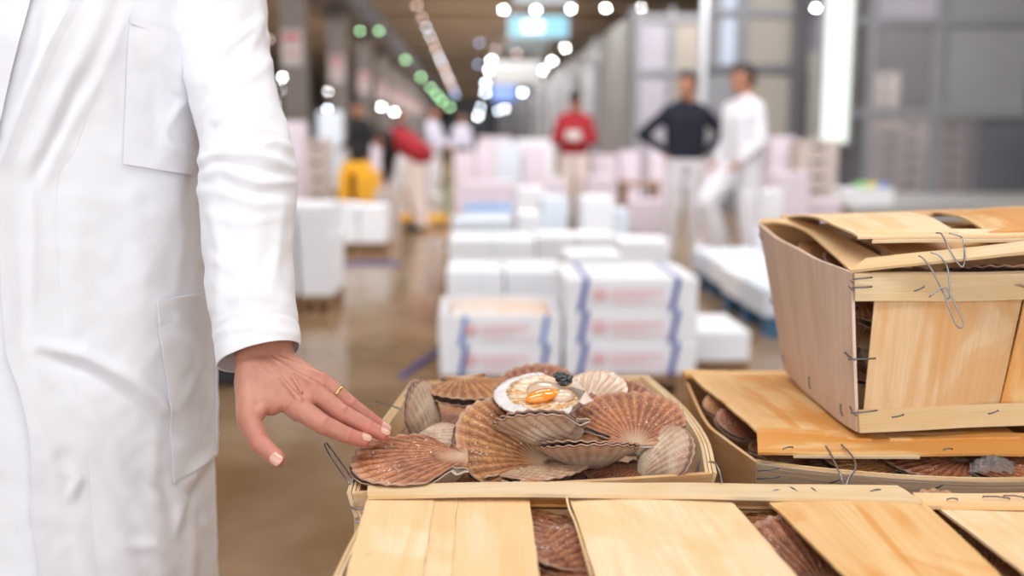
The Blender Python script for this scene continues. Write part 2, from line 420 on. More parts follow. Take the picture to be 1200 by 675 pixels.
man = empty('person', (tcx, tcy, 0), 'person in a white work coat reaching one hand towards the scallops', 'person')
# body: one mesh (detailed left hand, plain body under the clothes)
allv = list(hverts); allf = [list(f) for f in fs_]; fl = list(flush)
def addpart(vs, fs, fv=.2):
    o = len(allv); allv.extend(vs); allf.extend([[i+o for i in f] for f in fs]); fl.extend([fv]*len(vs))
bm = bmesh.new(); c = Vector((tcx, tcy, 0)); up3 = lambda x, y, z: c+Vector((x, y, z))
sh = P(250,-60,1.36); el = P(290,200,1.255)
chain(bm, [(up3(.12,0,1.43), .055), (sh+Vector((-.02,0,0)), .045), (el, .037), ((E1[0]+E2[0])/2+Vector((0,.003,.045)), .022)])
rs, re, rw = up3(-.20,0,1.42), up3(-.27,.02,1.13), up3(-.27,-.09,.90)
chain(bm, [(up3(-.12,0,1.43), .055), (rs, .045), (re, .037), (rw, .025)])
hull(bm, [(rw, .022), (rw+Vector((0,-.02,-.09)), .026)]); 
for k in range(4):
    b0 = rw+Vector(((k-1.5)*.019*.3, -.045+k*.018-.01, -.09)); chain(bm, [(b0, .010), (b0+Vector((.006,0,-.045)), .009), (b0+Vector((.018,0,-.078+abs(k-1.4)*.006)), .0075)], 7)
chain(bm, [(rw+Vector((0,-.035,-.03)), .012), (rw+Vector((.006,-.062,-.07)), .010), (rw+Vector((.012,-.064,-.10)), .008)], 7)
hull(bm, [(up3(.13,0,1.40), .075), (up3(-.13,0,1.40), .075), (up3(.12,0,1.10), .085), (up3(-.12,0,1.10), .085), (up3(.10,0,.95), .09), (up3(-.10,0,.95), .09)])
hull(bm, [(up3(0,.01,1.45), .06), (up3(0,0,1.58), .055)])
for sg in (1, -1): chain(bm, [(up3(sg*.10,0,.92), .085), (up3(sg*.11,-.01,.50), .055), (up3(sg*.12,.02,.10), .038)]); hull(bm, [(up3(sg*.12,.03,.06), .035), (up3(sg*.13,-.12,.045), .030)])
addpart(*remeshed(bm, .009, 4))
bm, hat = head_mesh(up3(0,-.01,1.70), (.25,-1,-.35))
addpart(*remeshed(bm, .0045, 3))
body = mk('body', allv, allf, SKIN, man)
at_ = body.data.attributes.new('flush', 'FLOAT', 'POINT'); at_.data.foreach_set('value', fl)
# hair
HAIR = mat('grey_brown_hair', (.10,.075,.055), .6)
bm = bmesh.new(); hull(bm, [(hat(0,-.035,.045), .078), (hat(0,.015,.062), .071)]); hull(bm, [(hat(0,-.05,-.01), .070), (hat(0,-.04,.03), .076)])
mk('hair', *remeshed(bm, .005, 3, lambda v, n: mnoise.noise(v*120)*.003), HAIR, man)
EYE = mat('eye', (.7,.7,.7), .1)
bm = bmesh.new()
for sg in (1, -1):
    bm = bmesh.new(); hull(bm, [(hat(sg*.032,.069,.004), .012)]); from_bm('eye', bm, EYE, man)
pass
# nails
NAIL = mat('fingernail', (.68,.38,.30), .25, 0, Coat_Weight=.4)
def nail(joint, prev, r, nrm, L=.0125, w=.0056):
    ax = (joint-prev).normalized(); nrm = (nrm-ax*nrm.dot(ax)).normalized(); side = ax.cross(nrm); g = []
    for j in range(9):
        t = j/8*2-1; row = []
        for i in range(9):
            s_ = i/8*2-1; ww = w*math.sqrt(max(.0, 1-abs(t)**4*.75)); x = s_*ww
            row.append(joint + ax*(L/2*t+r*.10) + side*x + nrm*(math.sqrt(max(0, r*r-x*x)) + .0004 - .0012*t*t*(t > 0) - .0007*(1-t)*.35))
        g.append(row)
    return sheet('fingernail', g, .0006, NAIL, man)
nail(fI[3][0], fI[2][0], .0082, nb*1.0+Vector((.1,-.1,.35)), .0115, .0055); nail(fM[3][0], fM[2][0], .0082, nb+Vector((0,0,.35)), .0115, .0054)
nail(fR[3][0], fR[2][0], .0078, nb); nail(fL[3][0], fL[2][0], .0070, nb)
nail(T3[0], T2[0], .0094, (CAM-T3[0]).normalized()+Vector((-.35,0,.15)), .013, .0062)
# ring
GOLD = mat('gold', (.85,.58,.20), .2, 1.0)
ra = fR[0][0].lerp(fR[1][0], .52); ax = (fR[1][0]-fR[0][0]).normalized(); e1 = ax.orthogonal().normalized(); e2 = ax.cross(e1); m = MB(); rr_ = .0118
m.tube([ra+(e1*math.cos(k*math.pi/24)+e2*math.sin(k*math.pi/24))*rr_ + ax*(.0005*math.sin(k*1.5)) for k in range(49)], .0011, 8, cap=False)
m.build('ring', GOLD, man, True)
# coat body
vs = []; zs = [.46+(1.57-.46)*i/300 for i in range(301)]; NP = 400
phs = [-math.pi+2*math.pi*i/NP for i in range(NP)]
phs = [p*.72+.28*p*abs(p)/math.pi for p in phs]
for z in zs:
    for ph in phs:
        p = tbase(ph, z); n = tnorm(p); vs.append(p+n*tdisp(p, n))
fs = [[j*NP+i, j*NP+(i+1) % NP, (j+1)*NP+(i+1) % NP, (j+1)*NP+i] for j in range(300) for i in range(NP)]
mk('coat', vs, fs, COAT, man, solid=.0015)
# patches lying on the coat
def patch(name, left, right, off, n=44, m=None, edge=True):
    """cloth between two matching pixel outlines, laid on the coat"""
    m = m or 60; L = spline([(a, b, 0) for a, b in left], m); R_ = spline([(a, b, 0) for a, b in right], m); g = []
    for j in range(m+1):
        row = []
        for i in range(n+1):
            k = i/n; q = L[j].lerp(R_[j], k); o_ = off(k, j/m) if callable(off) else off
            row.append(on_coat(q.x, q.y, o_))
        g.append(row)
    return sheet(name, g, .0011, COAT, man)
flapL = [(97,-60),(85,0),(60,50),(33,115),(12,175),(1,212),(5,300),(10,380),(14,418),(28,460),(38,510),(40,560),(40,600),(46,640),(50,675),(56,760)]
flapR = [(170,-60),(160,0),(140,50),(112,115),(90,175),(70,212),(70,300),(75,380),(80,418),(92,460),(102,510),(106,560),(108,600),(112,640),(116,675),(122,760)]
patch('front_flap', flapL, flapR, lambda k, t: .0110*(1-k)**1.5+.0006-(.004 if k == 1 else 0), 40, 150)
patch('placket', [(u+1, v) for u, v in flapL], [(u+30, v) for u, v in flapL], lambda k, t: .0120*(1-k*.6)**1.5+.0012 - (.001 if k == 1 else 0), 16, 150)
patch('lapel', [(-60,-60),(-30,0),(-25,60),(-20,120),(-20,190)], [(52,-60),(38,0),(22,60),(10,110),(-2,170)], lambda k, t: .006*k+.001, 20, 60)
pk = patch('chest_pocket', [(150,20),(147,80),(145,140),(143,192)], [(249,57),(243,112),(234,165),(226,206)], lambda k, t: .0042+.004*math.sin(math.pi*k)*(1-t)**1.5, 44, 60); pk['label'] = 'breast pocket of the coat'
patch('pocket_hem', [(150,20),(150,24),(150,28)], [(249,57),(248,61),(248,65)], .0066, 40, 6)
pk = patch('side_pocket', [(181,351),(185,400),(192,440),(198,500),(201,565)], [(246,341),(250,400),(252,440),(252,490),(250,532)], lambda k, t: .0042+.003*math.sin(math.pi*k)*(1-t), 36, 70); pk['label'] = 'hip pocket of the coat'
patch('pocket_hem', [(181,351),(182,365),(184,378)], [(246,341),(247,354),(248,367)], .0060, 36, 8)
bt = MB(); q0 = on_coat(213, 69, .0105); q1 = on_coat(222, 68, .0105); bt.tube([q0, q1], .0009, 6); bt.build('stitch', COAT, man, True)
# sleeves
def sleeve(cl, cuff_n, folds, name='sleeve', flip=False):
    pts = spline([Vector(q[0]) for q in cl], 190); rad = spline([Vector((q[1], 0, 0)) for q in cl], 190); n = len(pts); vs = []; NS = 120
    ref = Vector((0, -1, 0))
    for i, p in enumerate(pts):
        t = (pts[min(i+1, n-1)]-pts[max(i-1, 0)]).normalized(); k = max(0, (i-(n-22))/21); t = t.lerp(Vector(cuff_n).normalized(), k).normalized()
        e1 = (ref-t*ref.dot(t)).normalized(); e2 = t.cross(e1)
        for j in range(NS):
            a = 2*math.pi*j/NS; d = e1*math.cos(a)+e2*math.sin(a); q = p+d*rad[i].x
            h = mnoise.noise(q*14)*.003+mnoise.noise(q*44)*.0013+(1-abs(mnoise.noise(Vector((q.x*22, q.y*22, q.z*30+q.x*14)))))*.0028-.0014
            if folds and d.y < .35: u, v, w = proj(q); h += fold_disp(u, v, SFOLDS)*min(1, (.35-d.y)/.5)
            if not folds: h += .004*math.sin(i*.35+2*math.sin(a))*math.exp(-((i-95)/30)**2)
            if i > n-24 and i < n-21: h -= .0011
            vs.append(q+d*h)
    fs = [[i*NS+j, i*NS+(j+1) % NS, (i+1)*NS+(j+1) % NS, (i+1)*NS+j] for i in range(n-1) for j in range(NS)]
    return mk(name, vs, fs, COAT, man, solid=.0018)
sleeve([(P(215,-95,1.40), .085), (P(250,-50,1.35), .070), (P(257,0,1.325), .060), (P(262,60,1.31), .058), (P(273,110,1.29), .055), (P(287,160,1.265), .055), (P(292,200,1.25), .058), (P(290,240,1.24), .0565), (P(290,300,1.225), .053), (P(296,350,1.205), .050), (P(302,395,1.188), .0478), (P(303,418,1.180), .0478)], (.30,-.42,-.85), True)
sleeve([(up3(-.14,.0,1.46), .085), (up3(-.20,0,1.42), .075), (up3(-.24,.01,1.28), .062), (up3(-.27,.02,1.13), .060), (up3(-.27,-.03,1.02), .055), (up3(-.27,-.08,.92), .048)], (0,-.3,-1), False)
# collar, trousers and boots
bm = bmesh.new()
vs = []; 
for i in range(9):
    for j in range(48):
        a = 2*math.pi*j/48; t = i/8; r1 = .072+.05*abs(t-.45); vs.append(up3(math.sin(a)*r1*1.05, -math.cos(a)*r1*1.0, 1.535+.05*math.sin(t*math.pi)-.02*t*(1+math.cos(a))))
bm.free(); mk('collar', vs, [[i*48+j, i*48+(j+1) % 48, (i+1)*48+(j+1) % 48, (i+1)*48+j] for i in range(8) for j in range(48)], COAT, man, solid=.003)
WHTR = cloth('off_white_trousers', (.66,.63,.64)); BOOT = mat('white_rubber_boot', (.70,.70,.68), .35)
bm = bmesh.new()
for sg in (1, -1): chain(bm, [(up3(sg*.10,0,.92), .10), (up3(sg*.11,-.01,.50), .080), (up3(sg*.12,.02,.17), .068)])
hull(bm, [(up3(.08,0,.98), .11), (up3(-.08,0,.98), .11), (up3(0,0,.85), .10)])
mk('trousers', *remeshed(bm, .010, 3, lambda v, n: mnoise.noise(Vector((v.x*14, v.y*14, v.z*6)))*.006), WHTR, man)
for sg in (1, -1):
    bm = bmesh.new(); x = sg*.12
    hull(bm, [(up3(x,.02,.30), .066), (up3(x,.02,.10), .052)]); hull(bm, [(up3(x,.035,.045), .042), (up3(x*1.05,-.14,.038), .036), (up3(x,.02,.10), .045)]); hull(bm, [(up3(x+.02,.05,.012), .012), (up3(x-.02,.05,.012), .012), (up3(x*1.1+.025,-.16,.012), .012), (up3(x*1.1-.025,-.16,.012), .012)])
    mk('boot', *remeshed(bm, .006, 3), BOOT, man)
# ------------------------------------------------------------------ scallops
def shell_mat(name, kind, tone=0):
    m = mat(name, (.5,.3,.2), .42); n = NT(m)
    uv = n.n('ShaderNodeUVMap').outputs[0]; sx = n.n('ShaderNodeSeparateXYZ', i_0=uv)
    U, V = sx.outputs[0], sx.outputs[1]
    oi = n.n('ShaderNodeObjectInfo').outputs['Random']; off = n.math('MULTIPLY', oi, 37.0)
    vec = n.n('ShaderNodeCombineXYZ', i_X=n.math('ADD', n.math('MULTIPLY', U, 3.0), off), i_Y=n.math('MULTIPLY', V, 5.0)).outputs[0]
    big = n.n('ShaderNodeTexNoise', i_Vector=vec, i_Scale=.9, i_Detail=5.0, i_Roughness=.65).outputs[0]
    vec2 = n.n('ShaderNodeCombineXYZ', i_X=n.math('MULTIPLY', U, 5.0), i_Y=n.math('ADD', n.math('MULTIPLY', V, 34.0), off)).outputs[0]
    ring = n.n('ShaderNodeTexNoise', i_Vector=vec2, i_Scale=1.0, i_Detail=4.0, i_Roughness=.7).outputs[0]
    vec3 = n.n('ShaderNodeCombineXYZ', i_X=n.math('MULTIPLY', U, 120.0), i_Y=n.math('ADD', n.math('MULTIPLY', V, 14.0), off)).outputs[0]
    fine = n.n('ShaderNodeTexNoise', i_Vector=vec3, i_Scale=1.0, i_Detail=3.0).outputs[0]
    wv = n.math('MULTIPLY', n.math('SUBTRACT', big, .5), .03)
    rib = n.math('MULTIPLY_ADD', n.math('COSINE', n.math('MULTIPLY', n.math('ADD', U, wv), 2*math.pi*15)), .5, .5)
    tc = n.n('ShaderNodeTexCoord').outputs['Object']
    spk = n.n('ShaderNodeTexNoise', i_Vector=tc, i_Scale=260.0, i_Detail=2.0).outputs[0]
    spk2 = n.n('ShaderNodeTexNoise', i_Vector=tc, i_Scale=30.0, i_Detail=1.0).outputs[0]
    if kind == 'brown':
        pal = [((.18,.038,.013), (.38,.110,.036), (.60,.27,.115)), ((.22,.066,.015), (.44,.165,.042), (.64,.34,.13)), ((.13,.028,.011), (.27,.072,.028), (.46,.18,.08)), ((.50,.27,.15), (.66,.44,.29), (.76,.60,.44))][tone]
        c = n.mix(n.ramp(big, [(.40, 0.0), (.60, 1.0)]), pal[0], pal[1])
        c = n.mix(n.math('MULTIPLY', n.math('POWER', rib, 1.6), n.math('MULTIPLY', n.ramp(big, [(.3, .45), (.7, 1.0)]), .8)), c, pal[2])
        c = n.mix(n.math('MULTIPLY', n.ramp(n.math('POWER', n.math('SUBTRACT', 1.0, rib), 3.0), [(.2, 0.0), (1.0, 1.0)]), .45), c, pal[0])
        c = n.mix(n.ramp(ring, [(.46, 0.0), (.66, .62)]), c, (.13,.035,.015))
        c = n.mix(n.ramp(fine, [(.45, 0.0), (.75, .40)]), c, (.74,.50,.32))
        c = n.mix(n.ramp(V, [(.05, .75), (.30, 0.0)]), c, (.74,.56,.38))
        c = n.mix(n.ramp(V, [(.93, 0.0), (1.0, .5)]), c, (.60,.42,.32))
    else:
        c = n.mix(n.ramp(big, [(.38, 0.0), (.66, 1.0)]), (.64,.49,.34), (.36,.19,.10))
        c = n.mix(n.math('MULTIPLY', rib, .35), c, (.78,.70,.60))
        c = n.mix(n.ramp(ring, [(.48, 0.0), (.74, .45)]), c, (.38,.25,.17))
        c = n.mix(n.ramp(V, [(.75, 0.0), (.97, .5)]), c, (.42,.22,.15))
        c = n.mix(n.ramp(V, [(.10, .6), (.35, 0.0)]), c, (.78,.66,.50))
    sp = n.math('MULTIPLY', n.ramp(spk, [(.63, 0.0), (.70, 1.0)]), n.ramp(spk2, [(.48, 0.0), (.62, 1.0)]))
    c = n.mix(n.math('MULTIPLY', sp, .75), c, (.86,.82,.78))
    n.link(c, 'Base Color'); n.bump(n.math('ADD', n.math('MULTIPLY', ring, 1.0), n.math('MULTIPLY', fine, .9)), .55, .0022)
    n.b.inputs['Specular IOR Level'].default_value = .28; n.b.inputs['Coat Weight'].default_value = .06; n.b.inputs['Coat Roughness'].default_value = .25
    # the inside of the valve is smooth and pearly
    geo = n.n('ShaderNodeAttribute', attribute_name='inside')
    inner = n.mix(n.ramp(V, [(.75, 0.0), (1.0, .8)]), (.74,.62,.52), (.45,.24,.17))
    c2 = n.mix(geo.outputs['Fac'], c, inner); n.link(c2, 'Base Color')
    return m
SH_BROWN = [shell_mat('brown_flat_valve_%s' % w, 'brown', i) for i, w in enumerate(('russet', 'ochre', 'plum', 'pale'))]
SH_WHITE = shell_mat('cream_cupped_valve', 'white')
NR = 15; TH = math.radians(54)
def valve(D, flat, seed=0, nS=121, nT=34, thick=.0016):
    rnd = random.Random(seed); vs = []; uv = []; ins = []; fs = []
    ph = rnd.random()*6
    def pos(s, t):
        th = s*TH; k = math.cos(th)
        r = D*(k**.93)*t*(1+.007*math.cos(2*math.pi*NR*(s+1)/2)*t**3 + .012*math.sin(s*7+ph)*t)
        x = r*math.sin(th)*1.09; y = r*math.cos(th)-D/2
        w = math.sin(math.pi*min(1, max(0, t))**.60)**.85*(1-abs(s)**3.2) if t > 0 else 0
        amp = D*.0085*min(1, t*1.6)*(1-abs(s)**8)
        rb = amp*math.cos(2*math.pi*NR*(s+1)/2)
        rb += D*.003*math.sin(t*26+math.sin(s*5+ph))*t
        if flat: z = D*.035*w - D*.03*math.exp(-((t-.18)/.14)**2)*(1-s*s) + rb
        else: z = -(D*.21*w) + rb*1.0
        return Vector((x, y, z + D*.006*math.sin(s*4+ph)*t**4))
    for lay in (0, 1):
        for j in range(nT):
            t = .02+.98*(j/(nT-1))**.9
            for i in range(nS):
                s = i/(nS-1)*2-1; p = pos(s, t)
                off = thick*(1 if (flat) == (lay == 0) else -1)/2*(1 if lay == 0 else 1)
                p = p + Vector((0, 0, off)); vs.append(p); uv.append((s/2+.5, t)); ins.append(float(lay))
    N = nT*nS
    for j in range(nT-1):
        for i in range(nS-1):
            a = j*nS+i; q = [a, a+nS, a+nS+1, a+1]; fs.append(q if flat else q[::-1]); q = [N+a, N+a+1, N+a+nS+1, N+a+nS]; fs.append(q if flat else q[::-1])
    for i in range(nS-1):
        a = (nT-1)*nS+i; fs.append([a, N+a, N+a+1, a+1]); a = i; fs.append([a, a+1, N+a+1, N+a])
    for j in range(nT-1):
        a = j*nS; fs.append([a, N+a, N+a+nS, a+nS]); a += nS-1; fs.append([a, a+nS, N+a+nS, N+a])
    # ears (auricles) either side of the umbo
    for sg in (-1, 1):
        E = D*(.30 if sg > 0 else .28); m, k = 7, 7; o = len(vs)
        for lay in (0, 1):
            for j in range(k):
                b = j/(k-1)
                edge = pos(sg*.985, .02+.40*b); hin = Vector((sg*E*(.12+.88*min(1, b*1.0)), -D/2+.004*D, edge.z*.3))
                for i in range(m):
                    a = i/(m-1); p = edge.lerp(hin, a)
                    sgm = math.sin(a*math.pi)
                    p.z += (.010*D*math.sin(a*9) + .02*D*sgm*(1 if flat else -1))*b
                    p.y += .03*D*math.sin(a*math.pi)*b
                    p.z += thick/2*(1 if lay == 0 else -1)*(1 if flat else -1)
                    vs.append(p); uv.append((.03+.12*a, .1+.25*b)); ins.append(float(lay))
        M_ = m*k
        for j in range(k-1):
            for i in range(m-1):
                a = o+j*m+i; q = [a, a+1, a+m+1, a+m]; q2 = [M_+a, M_+a+m, M_+a+m+1, M_+a+1]
                if (sg > 0) != flat: q, q2 = q[::-1], q2[::-1]
                fs.append(q); fs.append(q2)
        for i in range(m-1):
            a = o+(k-1)*m+i; fs.append([a, a+1, M_+a+1, M_+a])
        for j in range(k-1):
            a = o+j*m+m-1; fs.append([a, a+m, M_+a+m, M_+a])
    me = bpy.data.meshes.new('valve'); me.from_pydata([tuple(v) for v in vs], [], fs)
    l = me.uv_layers.new(name='UVMap')
    for lp in me.loops: l.data[lp.index].uv = uv[lp.vertex_index]
    at = me.attributes.new('inside', 'FLOAT', 'POINT')
    for i, x in enumerate(ins): at.data[i].value = x
    for p in me.polygons: p.use_smooth = True
    me.update(); return me
FLATS = []; CUPS = []
for i in range(4):
    f_ = valve(.12, True, i); f_.materials.append(SH_BROWN[i]); FLATS.append(f_)
    c_ = valve(.12, False, 10+i); c_.materials.append(SH_WHITE); CUPS.append(c_)
def orient(g, n):
    n = Vector(n).normalized(); g = Vector(g); g = (g-n*g.dot(n)).normalized(); x = g.cross(n)
    return Matrix((x, g, n)).transposed()
def scallop(loc, g, n, D=.12, gape=3, var=0, label='', group='king scallops', lower=True, upper=True, name='scallop', flex=0):
    o = bpy.data.objects.new(name, None); COL.objects.link(o); o.empty_display_size = .03
    M = Matrix.Translation(loc) @ orient(g, n).to_4x4(); o.matrix_world = M
    o.scale = (D/.12,)*3
    tag(o, label, 'scallop', group)
    hin = Matrix.Translation((0, -.06, 0))
    for on, meshes, nm, a in ((upper, FLATS, 'upper_valve', 1), (lower, CUPS, 'lower_valve', -1)):
        if not on: continue
        c = bpy.data.objects.new(nm, meshes[var % 4]); COL.objects.link(c); c.parent = o
        c.matrix_basis = hin @ Matrix.Rotation(math.radians(gape/2*a), 4, 'X') @ hin.inverted() @ Matrix.Translation((0, 0, .0012*a))
        if nm == 'lower_valve': c['label'] = 'cream coloured cupped lower valve'
    return o
# ------------------------------------------------------------------ wooden crates
def wall(name, top, height, inset, thick, material, parent, centre, t0=0.0, t1=1.0, nt=6, grain='s', lift=0.0, n=None):
    """upright veneer following the polyline `top`, leaning in towards `centre` on its way down; t0..t1 picks a band of its height"""
    pts = spline(top, n or 18); g = []
    c = Vector(centre)
    # inward normal of the whole wall
    d = (pts[-1]-pts[0]); nn = Vector((-d.y, d.x, 0)).normalized()
    if nn.dot(c-pts[0]) < 0: nn = -nn
    for j in range(nt):
        t = t0+(t1-t0)*j/(nt-1)
        g.append([p + nn*(inset*t - lift) - Vector((0, 0, height*t)) for p in pts])
    return sheet(name, g, thick, material, parent, grain)
def staple(parent, a, b, nrm, r=.0007, material=None):
    a, b, nrm = Vector(a), Vector(b), Vector(nrm)
    m = MB(); m.tube([a-nrm*.0012, a+nrm*.0002, a.lerp(b, .5)+nrm*.0012, b+nrm*.0002, b-nrm*.0012], r, 6)
    return m.build('staple', material or DARKWIRE, parent, True)
def wire(parent, pts, r=.0011, name='wire_clip', n=40):
    m = MB(); m.tube(spline(pts, n), r, 8)
    return m.build(name, WIRE, parent, True)

# ---- open crate full of scallops
dO = .385
oBL, oBR, oFL, oFR = Z(487,447,dO), Z(755,440,dO), Z(414,577,dO), Z(833,554,dO)
cO = (oBL+oBR+oFL+oFR)/4
crO = empty('wooden_crate', (cO.x, cO.y, H-dO-.172), 'open wooden crate heaped with scallops beside the reaching hand', 'crate')
left = [oBL, Z(453,493,dO), Z(426,535,dO), oFL]; right = [oBR, Z(796,476,dO), Z(823,513,dO), oFR]
HO = .17
wall('side_panel', left, HO, .045, .003, W_PALE, crO, cO); wall('side_panel', right, HO, .045, .003, W_PALE, crO, cO)
for t_ in (left, right):
    wall('rim_band', t_, HO, .045, .0045, W_RIM, crO, cO, 0, .17, 3, lift=.005)
    wall('rim_band', t_, HO, .045, .004, W_RIM, crO, cO, 0, .15, 3, lift=-.0045)
wall('end_panel', [oBL, oBL.lerp(oBR,.5)+Vector((0,.004,0)), oBR], HO, .02, .005, W_PALE, crO, cO)
wall('end_panel', [oFL, oFL.lerp(oFR,.5)-Vector((0,.004,0)), oFR], HO, .02, .006, W_TAN, crO, cO)
def floor_of(parent, a, b, c, d, h, inset, name='bottom_panel'):
    cc = (a+b+c+d)/4; q = [p + (cc-p).normalized()*inset - Vector((0, 0, h)) for p in (a, b, c, d)]
    return board(name, q[0], q[1], q[2], q[3], .004, W_TAN, parent)
floor_of(crO, oFL, oFR, oBR, oBL, HO-.004, .05)
# corner staples and wire loops
zq = Vector((0, 0, 1))
staple(crO, oFR+Vector((-.004,-.004,-.012)), oFR+Vector((-.030,-.006,-.016)), (0,-1,0))
staple(crO, Z(826,530,dO)-zq*.010+Vector((-.007,0,0)), Z(825,543,dO)-zq*.024+Vector((-.009,0,0)), (-1,0,0), .0011)
staple(crO, oBR+Vector((-.045,-.004,-.012)), oBR+Vector((-.012,-.004,-.009)), (0,-1,0), .001)
wire(crO, [P(831,541,1.085), P(838,543,1.09), P(843,552,1.09), P(846,566,1.085)], .0012)
wire(crO, [P(410,567,1.11), P(396,549,1.13), P(381,524,1.16), P(382,520,1.162), P(385,522,1.16), P(400,543,1.14), P(414,563,1.115)], .0011)
wire(crO, [P(440,470,1.39), P(455,474,1.37), P(470,480,1.35)], .0011)
wire(crO, [P(411,594,1.085), P(418,597,1.08), P(430,594,1.078)], .0010)
wire(crO, [P(415,609,1.085), P(419,612,1.083), P(428,609,1.083)], .0012)
staple(crO, Z(478,478,dO)-zq*.018, Z(479,490,dO)-zq*.03, (1,0,0), .001)

# ---- closed crate in front, slatted lid
d1 = .385
cr1 = empty('wooden_crate', ((Z(640,640,d1)).x, .82, H-d1-.18), 'closed wooden crate in front with three wide pale lid slats and gaps showing scallops', 'crate')
zl = d1
a, b = Z(432,585,zl), Z(1072,590,zl)
YF = .60
def down(px, v0, v1, drop, y): # follow a lid edge to the crate's near end
    p, q = Z(px[0], v0, drop), Z(px[1], v1, drop); k = (y-p.y)/(q.y-p.y); return p.lerp(q, k)
sl = []
for (l0, l1, r0, r1, mt, nm) in (((432, 407), 0, (620, 631), 0, W_PALE, 'a'), ((665, 695), 0, (851, 925), 0, W_PALE, 'b'), ((889, 980), 0, (1074, 1165), 0, W_YEL, 'c')):
    p0, p1 = Z(l0[0], 580, zl), Z(r0[0], 582, zl); q0, q1 = down(l0, 581, 675, zl, YF), down(r0, 582, 675, zl, YF)
    if nm == 'a':      # the first slat is split along its length
        f1, f2 = (510-432)/188., (537-432)/188.; g1, g2 = f1-.03, f2-.02
        board('lid_slat', q0, q0.lerp(q1, g1-.004), p0.lerp(p1, f1), p0, .003, mt, cr1, bowt=(0,0,.004), grain='t', nt=22, ragged=.0015, seed=1)
        board('lid_slat', q0.lerp(q1, g1+.004), q0.lerp(q1, g2), p0.lerp(p1, f2), p0.lerp(p1, f1+.003), .003, mt, cr1, bowt=(0,0,.0055), grain='t', nt=22, ragged=.0015, seed=2)
        board('lid_slat', q0.lerp(q1, g2+.003), q1, p1, p0.lerp(p1, f2+.002), .003, mt, cr1, bowt=(0,0,.0045), grain='t', nt=22, ragged=.001, seed=3)
    else:
        board('lid_slat', q0, q1, p1, p0, .003, mt, cr1, bowt=(0,0,.005), bow=(0,0,.003), grain='t', nt=22, ragged=.0012, seed=4)
# the lath across the slats' far ends, and its twin underneath
up_ = Vector((0, 0, .0035))
board('lid_lath', Z(430,587,zl-.002)+up_, Z(1082,593,zl-.002)+up_, Z(1050,575,zl-.002)+up_, Z(431,574,zl-.002)+up_, .004, W_RIM, cr1, bow=(0,.003,.003), ns=30, nt=4, ragged=.003)
board('lid_lath', Z(434,588,zl+.003)-up_, Z(1070,592,zl+.003)-up_, Z(1060,574,zl+.003)-up_, Z(434,571,zl+.003)-up_, .003, W_YEL, cr1, ns=30, nt=3)
wire(cr1, [Z(664,583,zl-.006), Z(667,596,zl-.006), Z(676,618,zl-.006), Z(693,675,zl-.006)], .0013, name='wood_splinter').data.materials[0] = W_PALE
rz1 = H-zl-.012
k0, k1 = Z(436,583,zl), Z(1066,586,zl); f0, f1_ = down((432,407), 581, 675, zl, YF+.01), down((1074,1165), 582, 675, zl, YF+.01)
for v_ in (k0, k1, f0, f1_): v_.z = rz1
cc1 = (k0+k1+f0+f1_)/4
wall('end_panel', [k0, k0.lerp(k1,.5), k1], .165, .02, .004, W_TAN, cr1, cc1)
wall('end_panel', [f0, f0.lerp(f1_,.5), f1_], .165, .02, .004, W_TAN, cr1, cc1)
wall('side_panel', [k0, k0.lerp(f0,.5)+Vector((-.014,0,0)), f0+Vector((-.005,0,0))], .165, .035, .003, W_PALE, cr1, cc1)
wall('side_panel', [k1, k1.lerp(f1_,.5)+Vector((.004,0,0)), f1_], .165, .045, .003, W_PALE, cr1, cc1)
wall('rim_band', [k0, k0.lerp(f0,.5)+Vector((-.014,0,0)), f0+Vector((-.005,0,0))], .165, .035, .004, W_RIM, cr1, cc1, 0, .17, 3, lift=.004)
floor_of(cr1, f0, f1_, k1, k0, .165, .05)
for (u, v, u2, v2) in ((925,571,935,577), (950,572,957,577), (1020,576,1032,574), (905,576,914,575), (535,579,548,580), (800,574,812,573)):
    staple(cr1, Z(u, v, zl-.008), Z(u2, v2, zl-.008), (0, 0, 1), .0009)

# ---- neighbouring closed crate at the right
cr2 = empty('wooden_crate', (Z(1200,640,d1).x+.1, .85, H-d1-.185), 'closed wooden crate at the lower right corner, cut off by the picture edge', 'crate')
zr = .392
p0, p1 = Z(1093,594,zr), Z(1250,596,zr); q0, q1 = down((1093,1195), 594, 675, zr, .66), down((1250,1400), 596, 675, zr, .66)
board('lid_slat', q0, q1, p1, p0, .003, W_PALE, cr2, bowt=(0,0,.004), grain='t', nt=20, ragged=.001, seed=8)
p2, p3 = Z(1290,596,zr), Z(1450,600,zr)
board('lid_slat', q1+Vector((.03,0,0)), q1+Vector((.17,0,0)), p3, p2, .003, W_PALE, cr2, bowt=(0,0,.004), grain='t', nt=12, seed=9)
board('lid_lath', Z(1082,595,zr-.005), Z(1480,600,zr-.005), Z(1470,578,zr-.005), Z(1070,580,zr-.005), .004, W_PALE, cr2, ns=20, nt=4, ragged=.002)
kk0, kk1 = Z(1078,592,zr), Z(1470,596,zr); ff0 = down((1078,1180), 592, 675, zr, .67); ff1 = Vector((kk1.x+.01, .67, ff0.z))
for v_ in (kk0, kk1, ff0, ff1): v_.z = H-zr-.012
cc2 = (kk0+kk1+ff0+ff1)/4
for pr in ((kk0, kk1), (ff0, ff1)): wall('end_panel', [pr[0], pr[0].lerp(pr[1],.5), pr[1]], .165, .02, .004, W_TAN, cr2, cc2)
for pr in ((kk0, ff0), (kk1, ff1)):
    wall('side_panel', [pr[0], pr[0].lerp(pr[1],.5), pr[1]], .165, .03, .003, W_PALE, cr2, cc2)
wall('rim_band', [kk0, kk0.lerp(ff0,.5), ff0], .165, .03, .004, W_RIM, cr2, cc2, 0, .17, 3, lift=.002)
floor_of(cr2, ff0, ff1, kk1, kk0, .165, .05)
